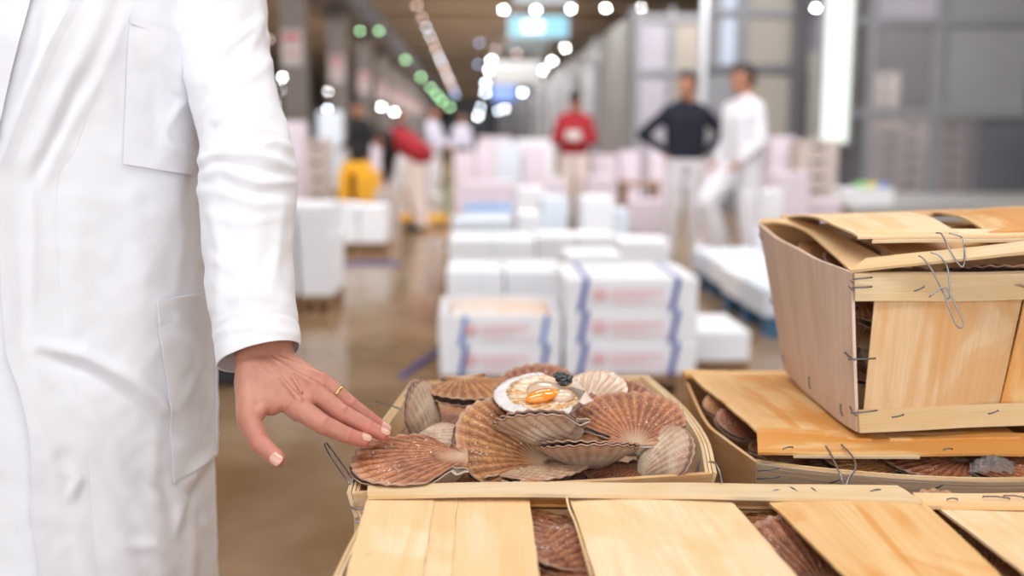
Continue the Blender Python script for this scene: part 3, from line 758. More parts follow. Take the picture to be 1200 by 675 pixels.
for (u, v, u2, v2) in ((1110,585,1122,585), (1152,582,1183,584), (1176,581,1200,583)): staple(cr2, Z(u, v, zr-.010), Z(u2, v2, zr-.010), (0,0,1), .0009)

# ---- middle right crate with the domed lid
dR = .400
rBL, rFL = Z(803,443,dR), Z(887,541,dR)
lt = [rBL, Z(826,492,dR), Z(850,514,dR), rFL]
ft = [rFL, Z(955,550,dR), Z(1077,560,dR+.002), Z(1200,562,dR+.002), Z(1330,552,dR+.002)]
rFR = ft[-1]; rBR = Vector((rFR.x+.03, rBL.y, rBL.z))
cR = (rBL+rFL+rFR+rBR)/4
crR = empty('wooden_crate', (cR.x, cR.y, H-dR-.172), 'closed wooden crate with yellow stained domed lid, under the tall crate', 'crate')
HR = .168
wall('end_panel', lt, HR, .035, .004, W_TAN, crR, cR)
wall('end_panel', [rFR, rFR.lerp(rBR,.5)+Vector((.01,0,0)), rBR], HR, .035, .004, W_TAN, crR, cR)
wall('side_panel', ft, HR, .03, .003, W_TAN, crR, cR, n=30)
wall('rim_band', ft, HR, .03, .0045, W_GREY, crR, cR, 0, .24, 5, lift=.0045, n=30)
wall('rim_band', ft, HR, .03, .003, W_RIM, crR, cR, -.01, .12, 3, lift=-.003, n=30)
wall('side_panel', [rBL, rBL.lerp(rBR,.5)+Vector((0,.01,0)), rBR], HR, .03, .003, W_TAN, crR, cR)
floor_of(crR, rFL, rFR, rBR, rBL, HR-.004, .05)
# lid: lath along the front, two slats running back, lath at the back
board('lid_lath', Z(888,533,.386), Z(1420,528,.386), Z(1420,506,.378), Z(886,504,.376), .0035, W_YEL, crR, bow=(0,-.004,-.003), ns=34, nt=5, ragged=.001, wob=.002)
board('lid_lath', Z(930,536,.389), Z(1078,537,.389), Z(1075,526,.386), Z(930,526,.386), .003, W_RIM, crR, ns=14, nt=3, ragged=.002)
A0, A1, A2, A3 = Z(886,507,.379), Z(1022,516,.379), Z(922,439,.392), Z(806,440,.392)
board('lid_slat', A0, A1, A2, A3, .003, W_YEL, crR, bowt=(0,0,.004), grain='t', nt=20, ragged=.001, wob=.002, seed=3)
B0, B1 = Z(1043,516,.380), Z(1195,514,.380); bd = (A2-A1)*1.0
board('lid_slat', B0, B1, B1+Vector((.06,.38,-.012)), B0+Vector((.04,.38,-.012)), .003, W_YEL, crR, bowt=(0,0,.002), grain='t', nt=16, seed=5)
board('lid_slat', B1+Vector((.03,0,0)), B1+Vector((.17,0,0)), B1+Vector((.20,.38,-.012)), B1+Vector((.09,.38,-.012)), .003, W_YEL, crR, grain='t', nt=12, seed=6)
bk0, bk1 = Z(800,435,.389), Z(926,436,.389)
board('lid_lath', Z(803,441,.389), Z(803,441,.389)+(bk1-bk0)*4.2, bk0+(bk1-bk0)*4.2, bk0, .006, W_YEL, crR, ns=24, nt=3)
for (u, v, u2, v2) in ((918,526,929,524), (1106,527,1116,526), (855,434,858,434)): staple(crR, Z(u, v, .376), Z(u2, v2, .376), (0,-.2,1), .0009)
for (u, v, u2, v2) in ((888,552,913,549), (888,561,914,559), (973,566,984,562), (1094,573,1105,568)): staple(crR, P(u, v, 1.195-.07*(u > 950)), P(u2, v2, 1.185-.07*(u > 950)), (0,-1,.2), .0009)
wire(crR, [P(968,523,1.236), P(974,533,1.215), P(984,555,1.16), P(990,570,1.15), P(995,560,1.155), P(1003,548,1.17), P(999,535,1.20), P(986,521,1.236)], .0012)

# ---- tall crate on top
dB = .370
tBFL = Z(1005,506,dB); tdir = (Z(1200,497,dB)-tBFL).normalized(); tBFR = tBFL+tdir*.47
tBBL = Z(920,431,dB); tBBR = tBBL+tdir*.47+Vector((.02,0,0))
tTFL = P(999,320,1.245); tTFR = tTFL+Vector((tdir.x,tdir.y,0))*.50; tTFR.z = tTFL.z-.002
tTBL = P(890,263,1.60); tTBR = tTBL+Vector((tdir.x,tdir.y,0))*.51; 
cT = (tBFL+tBFR+tBBL+tBBR)/4
crT = empty('wooden_crate', (cT.x, cT.y, tBFL.z), 'tall wooden crate on top at the right, lid clipped with wire loops', 'crate')
def mixp(q, s, t):    # bilinear on (bottom-left, bottom-right, top-right, top-left)
    return q[0].lerp(q[1], s).lerp(q[3].lerp(q[2], s), t)
board('end_panel', tBBL, tBFL, tTFL, tTBL, .004, W_PINK, crT, bow=(-.006,0,-.003), grain='t', ns=18, nt=14, wob=.0015)
board('end_panel', tBFR, tBBR, tTBR, tTFR, .004, W_PINK, crT, bow=(.006,0,0), grain='t')
fq = (tBFL, tBFR, tTFR, tTFL); bq = (tBBL, tBBR, tTBR, tTBL); nF = Vector((0,-1,0))
out = nF*.0045
board('rim_band', mixp(fq,0,.83)+out, mixp(fq,1,.83)+out, mixp(fq,1,1)+out, mixp(fq,0,1)+out, .0045, W_RIM, crT, bow=(0,-.010,-.0015), ns=30, ragged=.0)
board('rim_band', mixp(fq,0.0,.88)-out*.8, mixp(fq,1,.88)-out*.8, mixp(fq,1,1.0)-out*.8, mixp(fq,0,1.0)-out*.8, .003, W_PALE, crT, bow=(0,-.010,0), ns=30)
board('rim_band', mixp(fq,0,.0)+out, mixp(fq,1,.0)+out, mixp(fq,1,.145)+out, mixp(fq,0,.145)+out, .0045, W_RIM, crT, bow=(0,-.006,.002), ns=30)
board('side_panel', mixp(fq,.012,.02), mixp(fq,.40,.02), mixp(fq,.475,.93), mixp(fq,.062,.93), .0025, W_TAN, crT, bow=(0,-.007,0), grain='t', ns=16, nt=16, wob=.0015)
board('side_panel', mixp(fq,.403,.02), mixp(fq,.72,.02), mixp(fq,.76,.93), mixp(fq,.482,.93), .0025, W_YEL, crT, bow=(0,-.003,0), bowt=(0,-.002,0), grain='t', ns=10, nt=16)
board('side_panel', mixp(fq,.73,.02), mixp(fq,.985,.02), mixp(fq,.985,.93), mixp(fq,.77,.93), .0025, W_TAN, crT, grain='t', ns=10, nt=10)
board('side_panel', mixp(bq,0,.0), mixp(bq,1,.0), mixp(bq,1,1), mixp(bq,0,1), .003, W_TAN, crT, bow=(0,.006,0))
board('rim_band', mixp(bq,0,.85)-out, mixp(bq,1,.85)-out, mixp(bq,1,1)-out, mixp(bq,0,1)-out, .004, W_RIM, crT, bow=(0,.006,0))
zz = Vector((0,0,.006))
board('bottom_panel', tBFL+zz, tBFR+zz, tBBR+zz, tBBL+zz, .004, W_TAN, crT)
# lid
g = []
edgeL = spline([P(889,261,1.60), P(912,261,1.58), P(942,270,1.49), P(972,295,1.36), P(998,319,1.243)], 20)
edgeR = spline([P(925,257,1.60), P(948,262,1.56), P(985,277,1.46), P(1015,292,1.36), P(1052,312,1.238)], 20)
for j in range(21): g.append([edgeL[j].lerp(edgeR[j], k/7) for k in range(8)])
sheet('lid_slat', g, .0028, W_PALE, crT, 't')
l0 = P(997,318,1.240); l1 = P(1200,292,1.20)
ld = l1-l0; lu = P(1015,304,1.262)-l0
board('lid_lath', l0, l0+ld*2.3, l0+ld*2.3+lu, l0+lu, .0035, W_RIM, crT, bow=(0,0,-.004), ns=34, nt=4, ragged=.002)
# upper layer: wide pale slat, lath and second slat
u0, u1, u2, u3 = P(1003,276,1.275), P(1124,275,1.267), P(1056,251,1.60), P(918,255,1.62)
board('lid_slat', u0, u1, u2, u3, .0028, W_PALE, crT, bowt=(0,0,.010), grain='t', ns=14, nt=20, ragged=.001, wob=.002, seed=21)
u4, u5, u6, u7 = P(1158,274,1.268), P(1400,270,1.25), P(1330,240,1.60), P(1090,251,1.61)
board('lid_slat', u4, u5, u6, u7, .0028, W_YEL, crT, bowt=(0,0,.010), bow=(0,0,.004), grain='t', ns=14, nt=18, seed=22)
board('lid_lath', P(1006,279,1.268), P(1450,273,1.24), P(1450,265,1.27), P(1004,271,1.295), .0035, W_PALE, crT, ns=30, nt=4, ragged=.002)
board('lid_lath', P(1022,284,1.262), P(1400,279,1.236), P(1400,273,1.262), P(1024,278,1.285), .0035, W_RIM, crT, ns=30, nt=4, ragged=.002)
board('lid_lath', P(918,257,1.60), P(1420,246,1.58), P(1420,238,1.63), P(915,253,1.64), .003, W_TAN, crT, ns=30, nt=3, ragged=.003)
board('lid_lath', P(888,262,1.60), P(960,264,1.58), P(960,257,1.63), P(892,257,1.64), .003, W_YEL, crT, ns=10, nt=3, ragged=.003)
board('lid_slat', P(1055,304,1.255), P(1250,296,1.235), P(1200,262,1.50), P(1000,268,1.52), .0025, W_TAN, crT, grain='t', ns=14, nt=14)
board('lid_slat', P(1118,297,1.235), P(1420,282,1.22), P(1420,276,1.27), P(1130,288,1.27), .0025, W_TAN, crT, grain='s', ns=14, nt=4)
wire(crT, [P(1077,300,1.222), P(1081,302,1.218), P(1092,316,1.212), P(1103,338,1.212), P(1110,350,1.212), P(1113,345,1.212), P(1112,325,1.213), P(1109,310,1.214), P(1100,299,1.221), P(1091,296,1.224)], .0011)
wire(crT, [P(1089,348,1.213), P(1097,341,1.212), P(1106,337,1.210), P(1112,343,1.208), P(1124,366,1.205), P(1129,378,1.204), P(1127,384,1.204), P(1121,381,1.204), P(1112,360,1.207), P(1106,343,1.210), P(1103,337,1.212)], .0011)
wire(crT, [P(1097,273,1.238), P(1104,275,1.232), P(1115,297,1.216), P(1126,312,1.212), P(1130,308,1.212), P(1130,290,1.218), P(1127,278,1.232), P(1112,273,1.238)], .0011)
for (u, v, u2, v2, t) in ((1000,327,1022,325,1.236), (1000,337,1022,336,1.236), (1072,341,1083,336,1.218), (995,421,1026,420,1.243), (998,484,1028,481,1.236), (1046,489,1059,486,1.226), (1159,485,1170,481,1.212)):
    staple(crT, P(u, v, t), P(u2, v2, t-.003), (0,-1,0), .0010)
for (u, v, u2, v2) in ((990,322,1000,331), (990,330,1000,340), (990,413,1001,422), (996,477,1003,487), (890,273,893,281), (948,442,949,455), (985,474,987,487), (902,350,905,356), (917,416,919,424)):
    k = 1.245+(1000-u)/110*.36; k2 = 1.245+(1000-u2)/110*.36; staple(crT, P(u, v, k-.005), P(u2, v2, k2-.004), (-.9,-.4,0), .0010)

# ---- lower layers of the same pile, down to a pallet
def plain_crate(x0, x1, y0, y1, z0, h):
    r = empty('wooden_crate', ((x0+x1)/2, (y0+y1)/2, z0), 'closed wooden crate in the lower layers of the pile', 'crate', 'crates in the lower layers of the pile')
    q = [Vector((x0,y0,z0+h)), Vector((x1,y0,z0+h)), Vector((x1,y1,z0+h)), Vector((x0,y1,z0+h))]; c = sum(q, Vector())/4
    for i in range(4):
        a_, b_ = q[i], q[(i+1) % 4]
        wall('side_panel' if i % 2 else 'end_panel', [a_, a_.lerp(b_,.5), b_], h, .02, .004, W_TAN, r, c, n=4)
        wall('rim_band', [a_, a_.lerp(b_,.5), b_], h, .02, .004, W_RIM, r, c, 0, .17, 2, lift=.004, n=4)
    board('bottom_panel', *[v-Vector((0,0,h-.004))+(c-v)*.06 for v in q], .004, W_TAN, r, ns=4, nt=2)
    w = (x1-x0)/3
    for k in range(3):
        board('lid_slat', Vector((x0+w*k+.01,y0,z0+h+.003)), Vector((x0+w*(k+1)-.015,y0,z0+h+.003)), Vector((x0+w*(k+1)-.015,y1,z0+h+.003)), Vector((x0+w*k+.01,y1,z0+h+.003)), .003, W_PALE, r, ns=4, nt=4, grain='t')
    return r
def copy_tree(o, parent=None):
    c = o.copy(); COL.objects.link(c)
    if parent: c.parent = parent
    for ch in o.children: copy_tree(ch, c)
    return c
zt = H-.56
hL = (zt-.135)/3
base = plain_crate(-.10, .36, .64, 1.02, zt-hL, hL-.006)
first = True
for (cx, cy, top) in ((.13,.83,1), (.66,.85,1), (.10,1.30,1), (.58,1.40,1)):
    for k in range(3):
        o = base if first else copy_tree(base); first = False
        o.location = (cx, cy, zt-hL*(k+1)-.006)
pm = MB()
for yy in (.62, .86, 1.10, 1.34, 1.56): pm.box((.38, yy, .115), (1.06, .12, .022), bev=.002)
for xx in (-.08, .38, .84):
    pm.box((xx, 1.09, .093), (.10, 1.1, .02)); pm.box((xx, 1.09, .010), (.10, 1.1, .02))
    for yy in (.60, 1.09, 1.58): pm.box((xx, yy, .052), (.10, .12, .062))
tag(pm.build('wooden_pallet', W_GREY), 'wooden pallet under the crates of scallops', 'pallet')
# ------------------------------------------------------------------ scallops in the crates
FLESH = mat('scallop_mantle', (.66,.50,.33), .18, 0, Coat_Weight=.6, Coat_Roughness=.08, Subsurface_Weight=.25, Subsurface_Radius=(.01,.006,.004)); 
n_ = NT(FLESH); tc_ = n_.n('ShaderNodeTexCoord').outputs['Object']
q_ = n_.n('ShaderNodeTexNoise', i_Vector=tc_, i_Scale=95.0, i_Detail=5.0).outputs[0]
n_.link(n_.mix(n_.ramp(q_, [(.42, 0.0), (.58, 1.0)]), (.70,.56,.40), (.58,.30,.08)), 'Base Color'); n_.bump(q_, .5, .002)
ROE = mat('orange_roe', (.90,.30,.03), .12, 0, Coat_Weight=.8, Coat_Roughness=.05, Subsurface_Weight=.3, Subsurface_Radius=(.01,.004,.001))
NUT = mat('white_muscle', (.66,.49,.36), .15, 0, Coat_Weight=.7, Coat_Roughness=.06, Subsurface_Weight=.4, Subsurface_Radius=(.01,.006,.004))
FRILL = mat('pale_frill', (.66,.62,.62), .3, 0, Coat_Weight=.3)
GUT = mat('dark_gut', (.02,.028,.03), .12, 0, Coat_Weight=.8)
def blobmesh(name, items, material, parent, sub=0, seed=0, amp=0.0, f=60):
    """smooth lumps in the PARENT's own frame: (centre, (rx, ry, rz), rotz)"""
    bm = bmesh.new()
    for c, r, a in items:
        g = bmesh.ops.create_icosphere(bm, subdivisions=4, radius=1)
        M = Matrix.Translation(Vector(c)) @ Matrix.Rotation(a, 4, 'Z') @ Matrix.Diagonal((*r, 1))
        bmesh.ops.transform(bm, matrix=M, verts=g['verts'])
    if amp:
        for v in bm.verts: v.co += (v.normal if f > 300 else Vector((0,0,1)))*mnoise.noise(v.co*f+Vector((seed,0,0)))*amp
    me = bpy.data.meshes.new(name); bm.to_mesh(me); bm.free()
    for p in me.polygons: p.use_smooth = True
    me.materials.append(material); o = bpy.data.objects.new(name, me); COL.objects.link(o); o.parent = parent
    return o
G_O = 'king scallops in the open crate'
# 1 in the hand's reach
scallop(P(480,540,1.15), (-1,-.03,-.03), (-.03,-.07,1), .136, 1.5, 0, 'russet scallop under the fingertips, hanging over the crate corner', G_O)
scallop(P(556,456,1.37), (.30,-1,-.03), (.02,-.06,1), .118, 3, 1, 'gaping tan scallop at the back left corner of the open crate', G_O)
scallop(P(632,463,1.45), (.1,.8,.45), (0,-.6,.8), .115, 3, 2, 'small brown scallop peeking out behind the opened scallop', G_O)
op = scallop(P(636,465,1.235), (-1,-.22,.02), (-.05,-.16,1), .112, 0, 2, 'opened scallop showing orange roe on top of the heap', G_O, upper=False)
op2 = scallop(P(697,460,1.31), (.55,.5,.35), (-.25,-.4,.85), .085, 0, 1, 'empty cream valve leaning behind the opened scallop', G_O, upper=False)
scallop(P(740,492,1.235), (.06,.96,.16), (-.02,-.26,.96), .120, 5, 0, 'large reddish ribbed scallop at the right of the open crate, fan upwards', G_O)
scallop(P(716,474,1.30), (-.2,.9,.22), (-.12,-.26,.95), .105, 4, 2, 'scallop half hidden behind the large reddish scallop', G_O)
scallop(P(588,519,1.205), (-.88,.20,.28), (.24,-.60,.76), .118, 4, 1, 'big ochre scallop tilted up in the middle of the open crate', G_O)
scallop(P(632,498,1.21), (-.95,-.12,.10), (.02,.50,.86), .112, 2, 2, 'scallop lying under the opened scallop with its cupped side out', G_O)
scallop(P(689,524,1.185), (-.10,-.90,-.35), (.02,.38,.92), .108, 1.2, 2, 'scallop with a wavy cream edge in the middle right of the open crate', G_O)
scallop(P(722,554,1.19), (-.9,-.3,.10), (-.1,-.02,.98), .075, 4, 2, 'small brown scallop at the front board of the open crate', G_O)
scallop(P(777,536,1.185), (.66,.30,.50), (.66,.25,-.52), .085, 4, 0, 'tan scallop standing in the front right corner of the open crate', G_O)
scallop(P(627,553,1.20), (1,.06,-.04), (-.02,.16,.98), .130, 5, 3, 'cream edged scallop lying flat against the front board, hinge to the left', G_O)
scallop(P(512,519,1.25), (.75,.25,-.45), (.25,.30,-.9), .070, 3, 1, 'pinkish white upturned scallop behind the one under the fingertips', G_O)
scallop(P(494,489,1.33), (.02,.42,.88), (-.93,.30,-.12), .100, 3, 2, 'whitish scallop standing against the left side of the open crate', G_O)
# lower layer that fills the crate
low = [(545,548,.45,40),(600,552,.45,200),(660,548,.455,100),(720,550,.45,300),(765,545,.455,20),(530,520,.43,80),(590,505,.44,150),(640,520,.44,250),(700,515,.435,330),(750,520,.43,60),(560,492,.43,190),(620,494,.44,10),(680,492,.435,120),(722,494,.43,220),(530,494,.435,280),(580,488,.405,70),(665,486,.405,170),(716,488,.41,260),(600,530,.43,120),(660,500,.42,20),(545,500,.42,210),(748,500,.43,310)]
for i, (u, v, d, an) in enumerate(low):
    a_ = math.radians(an); r_ = random.Random(i)
    scallop(Z(u, v, d), (math.cos(a_), math.sin(a_), r_.uniform(-.2,.2)), (r_.uniform(-.25,.25), r_.uniform(-.3,.1), 1), .118+.01*r_.random(), 4, i % 3, 'scallop in the shadow of the lower layer of the open crate', G_O+', lower layer')
# flesh of the opened scallop (in its own frame: +y margin, z up; scaled so the valve is .12 long)
def ruffle(name, parent, r0, r1, z0, z1, nfr, amp, material, a0=-1.0, a1=1.0, lift=.0):
    vs = []; fs = []; n1, n2 = 260, 8
    for i in range(n1):
        s = a0+(a1-a0)*i/(n1-1); th = s*TH; 
        for j in range(n2):
            t = j/(n2-1); rr = (r0+(r1-r0)*t)*.12*(math.cos(th)**.93)
            z = z0+(z1-z0)*t + amp*math.sin(s*nfr*math.pi)*math.sin(math.pi*min(1,t*1.1))+amp*.5*mnoise.noise(Vector((s*20,t*3,0)))
            vs.append(Vector((rr*math.sin(th)*1.09, rr*math.cos(th)-.06, z+lift*(1-abs(s)**4))))
    for i in range(n1-1):
        for j in range(n2-1):
            a = i*n2+j; fs.append([a, a+n2, a+n2+1, a+1])
    me = bpy.data.meshes.new(name); me.from_pydata([tuple(v) for v in vs], [], fs)
    for p in me.polygons: p.use_smooth = True
    me.materials.append(material); o = bpy.data.objects.new(name, me); COL.objects.link(o); o.parent = parent
    md = o.modifiers.new('solid', 'SOLIDIFY'); md.thickness = .0022; md.offset = 1
    return o
ruffle('frilled_margin', op, .86, 1.04, .003, .0025, 44, .0034, FRILL)
ruffle('mantle', op, .30, .90, -.004, .004, 15, .0012, FLESH, lift=.001)
blobmesh('mantle_body', [((0,.0,-.004), (.050,.046,.0075), 0)], FLESH, op, amp=.003, f=90)
mu = blobmesh('adductor_muscle', [((.008,-.004,.004), (.026,.023,.011), .3), ((-.012,-.022,.003), (.018,.016,.008), 0)], NUT, op, amp=.001, f=60); mu['label'] = 'translucent cream muscle'
ro = blobmesh('roe', [((-.016,.006,.009), (.014,.024,.0075), .35), ((-.013,-.008,.008), (.010,.014,.006), .2)], ROE, op); ro['label'] = 'glossy orange roe'
rg = random.Random(3)
gu = blobmesh('gut', [((.014+rg.uniform(-.010,.010), -.034+rg.uniform(-.007,.007), .013+rg.uniform(-.003,.006)), (rg.uniform(.002,.005), rg.uniform(.003,.008), rg.uniform(.002,.004)), rg.random()*3) for _ in range(15)], GUT, op, amp=.004, f=400); gu['label'] = 'glossy black gut'
ruffle('mantle', op2, .45, .98, -.012, .002, 13, .0025, NUT)
# scallops seen through the lids
def fill(pts, group, lab, dvar=(.112,.128), tilt=.35):
    for i, (u, v, d, an, lb) in enumerate(pts):
        a_ = math.radians(an); r_ = random.Random(i*7+len(lab))
        scallop(Z(u, v, d), (math.cos(a_), math.sin(a_), r_.uniform(-.15,.15)), (r_.uniform(-tilt,tilt)*.6, -r_.uniform(0,tilt), 1), r_.uniform(*dvar), r_.choice((3,6,9)), (i+1) % 3, lb, group)
fill([(648,604,.407,185,'scallop nearest the back lath in the left gap of the front crate'), (662,636,.412,175,'second scallop down in the left gap of the front crate'), (655,668,.418,10,'third scallop in the left gap of the front crate, at the picture edge'),
      (885,608,.407,140,'reddish scallop in the right gap of the front crate, near the back lath'), (940,655,.412,100,'pale ribbed scallop in the right gap of the front crate, at the picture edge'), (900,640,.43,200,'scallop deep in the right gap of the front crate')],
     'scallops under the lid of the front crate', 'f')
fill([(x_, y_, .425+.01*(k % 3), 47*k, 'scallop deeper inside the front crate, seen only past its slats') for k, (x_, y_) in enumerate(((520,640),(600,700),(700,690),(800,640),(850,740),(960,720),(500,760),(720,800),(620,820),(1000,690)))], 'scallops deep in the front crate', 'm', tilt=.1)
fill([(1125,620,.415,120,'dark scallop in the gap right of the front crate'), (1165,655,.418,60,'scallop in the lowest right gap, under the edge of the slat')], 'scallops under the lid of the lower right crate', 'g')
scallop(P(872,500,1.42), (-.75,.55,.05), (.25,-.2,.9), .085, 4, 2, 'tan scallop peeking out of the left side of the middle crate', 'scallops in the middle crate')
scallop(P(858,478,1.50), (-.5,.8,.1), (.1,-.2,.95), .085, 4, 1, 'scallop behind another at the left side of the middle crate', 'scallops in the middle crate')
fill([(1010,543,.412,170,'scallop under the front lath of the middle crate, left one'), (1090,544,.408,190,'brown edged scallop under the front lath of the middle crate, centre'), (1165,545,.410,350,'scallop at the right under the front lath of the middle crate'), (1240,546,.410,20,'scallop in the middle crate past the picture edge'),
      (930,530,.42,60,'scallop in the front left corner of the middle crate'), (880,480,.43,0,'scallop deep in the middle crate'), (1032,520,.408,90,'scallop between the two slats of the middle crate')], 'scallops in the middle crate', 'hh', dvar=(.100,.110), tilt=.12)
scallop(P(1175,322,1.325), (.2,-.9,.10), (.05,.10,.95), .135, 9, 1, 'large cream scallop edge under the lid of the tall crate', 'scallops in the tall crate')
for i, (u, v, t, lb) in enumerate(((985,296,1.53,'scallop in the dark gap at the back left corner of the tall crate'), (985,300,1.50,'scallop in the dark under the lid of the tall crate, back left'), (1010,312,1.42,'scallop in the dark under the lid of the tall crate, front left'), (1075,330,1.36,'scallop under the front lath of the tall crate'), (1050,365,1.33,'scallop seen through the left slit of the tall crate, upper'), (1050,400,1.33,'scallop seen through the left slit of the tall crate, middle'), (1050,440,1.33,'scallop seen through the left slit of the tall crate, lower'), (1150,380,1.38,'scallop inside the tall crate, hidden middle'), (1200,350,1.40,'scallop inside the tall crate, right'))):
    a_ = i*1.3
    scallop(P(u, v, t), (math.cos(a_), math.sin(a_), .1), (.1*math.sin(i), -.2, 1), .112, 6, i, lb, 'scallops in the tall crate')
# clear crumpled film on the middle crate
FILM = mat('clear_film', (.9,.9,.9), .12, 0, Transmission_Weight=.9, IOR=1.25)
vs = []; nn = 26
for j in range(nn):
    for i in range(nn):
        a, b = i/(nn-1), j/(nn-1); c = Z(1136+a*52, 556-b*14, .404); k = mnoise.noise(Vector((a*7,b*5,2)))*.006+mnoise.noise(Vector((a*18,b*14,5)))*.003
        vs.append(c+Vector((0,0,.003+k+.012*math.sin(math.pi*a)*math.sin(math.pi*b))))
fl = mk('crumpled_film', vs, [[j*nn+i, j*nn+i+1, (j+1)*nn+i+1, (j+1)*nn+i] for j in range(nn-1) for i in range(nn-1)], FILM, None, smooth=False, solid=.0004)
tag(fl, 'crumpled clear plastic film on the shells of the middle crate', 'plastic film')
# ------------------------------------------------------------------ the market hall
def struct(o, label=None): o['kind'] = 'structure'; return o
def noisy(name, c1, c2, rough, scale, bumpd=0.0, r2=None, **kw):
    m = mat(name, c1, rough, **kw); n = NT(m); tc = n.n('ShaderNodeTexCoord').outputs['Object']
    a = n.n('ShaderNodeTexNoise', i_Vector=tc, i_Scale=scale, i_Detail=6.0, i_Roughness=.6).outputs[0]
    n.link(n.mix(n.ramp(a, [(.35, 0.0), (.68, 1.0)]), c1, c2), 'Base Color')
    if r2 is not None: n.link(n.math('MULTIPLY_ADD', n.ramp(a, [(.40, 0.0), (.62, 1.0)]), r2-rough, rough), 'Roughness')
    if bumpd: n.bump(a, .4, bumpd)
    return m
FLOOR = noisy('wet_brown_concrete', (.20,.118,.058), (.33,.225,.135), .06, 1.3, .006, .24)
nf = NT(FLOOR); FLOOR.node_tree.nodes['Principled BSDF'].inputs['Specular IOR Level'].default_value = .7
CEIL = noisy('brown_ceiling_panel', (.36,.28,.20), (.42,.33,.24), .8, .5)
WALLM = noisy('grey_beige_panel', (.29,.26,.225), (.35,.315,.27), .5, .7)
LILAC = noisy('pale_lilac_panel', (.33,.31,.36), (.39,.37,.42), .45, .7)
STEEL = noisy('brushed_steel', (.50,.51,.54), (.60,.61,.63), .3, 2.0, Metallic=.8)
DGREY = noisy('dark_grey_frame', (.10,.10,.115), (.13,.13,.145), .5, 2.0)
MGREY = noisy('mid_grey_frame', (.20,.205,.225), (.25,.25,.27), .5, 2.0)
CONC = noisy('grey_concrete', (.34,.33,.33), (.42,.41,.40), .7, 2.0)
PILL = noisy('grey_brown_pillar', (.12,.10,.09), (.17,.14,.125), .6, 1.0)
GLASS = mat('booth_glass', (.30,.30,.33), .08, 0, Alpha=.24)
def emis(name, col, s):
    m = mat(name, tuple(c*.03 for c in col), .5); b = m.node_tree.nodes['Principled BSDF']; b.inputs['Emission Color'].default_value = (*col, 1); b.inputs['Emission Strength'].default_value = s; return m
XL, XR, Y0, Y1, ZC = -13.0, 11.0, -7.0, 136.0, 5.9
def slab(name, c, s, m, parent=None):
    b = MB(); b.box(c, s); return b.build(name, m, parent)
struct(slab('floor', ((XL+XR)/2, (Y0+Y1)/2, -.1), (XR-XL, Y1-Y0, .2), FLOOR))
cl = struct(slab('ceiling', ((XL+XR)/2, (Y0+Y1)/2, ZC+.1), (XR-XL, Y1-Y0, .2), CEIL))
bm_ = MB()
for k in range(24): bm_.box((-1, -4+6*k, ZC-.04), (24, .30, .08))
struct(bm_.build('trim_1', CEIL)); 
struct(slab('wall_left', (XL-.1, (Y0+Y1)/2, ZC/2), (.2, Y1-Y0, ZC), PILL))
struct(slab('wall_right', (XR+.1, (Y0+Y1)/2, ZC/2), (.2, Y1-Y0, ZC), WALLM))
struct(slab('wall_far', ((XL+XR)/2, Y1+.1, ZC/2), (XR-XL, .2, ZC), noisy('dim_far_wall', (.14,.16,.19), (.22,.24,.27), .6, .3)))
# row of pillars under a long grey service beam
PX = -2.95
SIGN_W = mat('white_sign_face', (.42,.37,.36), .5); SIGN_R = mat('red_paint', (.40,.10,.09), .5)
proto_p = empty('pillar', (PX, 17.0, 0), 'nearest grey square pillar with a red and white sign, left of the aisle', 'pillar', 'pillars along the left of the aisle')
b = MB(); b.box((PX, 17.0, 2.15), (.40, .40, 4.3), bev=.03); b.build('shaft', PILL, proto_p)
b = MB(); b.box((PX, 16.78, 2.62), (.34, .03, .56)); sg_ = b.build('sign', SIGN_W, proto_p)
b = MB(); b.box((PX, 16.755, 2.78), (.26, .012, .12)); b.box((PX, 16.755, 2.52), (.20, .012, .05)); b.build('red_marking', SIGN_R, sg_)
ordn = ['second', 'third', 'fourth', 'fifth', 'sixth', 'seventh', 'eighth', 'ninth', 'tenth', 'eleventh', 'twelfth']
for k in range(1, 12):
    o = copy_tree(proto_p); o.location = (PX, 17.0+5.4*k, 0); o['label'] = 'grey pillar of the left row, %s from the camera' % ordn[k-1]
for k in range(0, 3):
    pass
bb = slab('trim_2', (PX, 74, 4.15), (.95, 122, .55), DGREY); struct(bb)
b = MB()
for k in range(40): b.box((PX+.55, 14+3*k, 4.02), (.10, .25, .12))
struct(b.build('trim_3', PILL))
# right side: long row of booth fronts receding, then the nearer frontal booths
b = MB(); b.box((3.31, 78, 1.83), (.10, 116, 3.67)); struct(b.build('wall_booths', noisy('grey_booth_wall', (.21,.20,.19), (.28,.27,.26), .5, .4)))
CURT = mat('strip_curtain', (.62,.64,.66), .3, 0, Transmission_Weight=.25)
rr = random.Random(4)
pc = empty('strip_curtain', (3.2, 28, 0), 'pale strip curtain in the long row of booths on the right, nearest one', 'curtain', 'strip curtains along the right')
b = MB()
for q in range(8): b.box((3.20+.012*(q % 2), 26.4+q*.42, 1.60), (.012, .40, 3.1), mi=0)
b.build('strips', CURT, pc); b = MB(); b.box((3.2, 28, 3.25), (.10, 3.6, .18)); b.build('rail', STEEL, pc)
for k in range(1, 9):
    o = copy_tree(pc); o.location = (3.2, 28+6.2*k, 0); o['label'] = 'pale strip curtain of the right booth row, %s from the camera' % ordn[k-1]
b = MB()
for k in range(18): b.box((3.20, 20.3+6.2*k, 1.85), (.14, .28, 3.7))
struct(b.build('trim_4', MGREY))
def px_x(u, Y): return YY(u, 159, Y).x
def zat(v, Y): return YY(600, v, Y).z
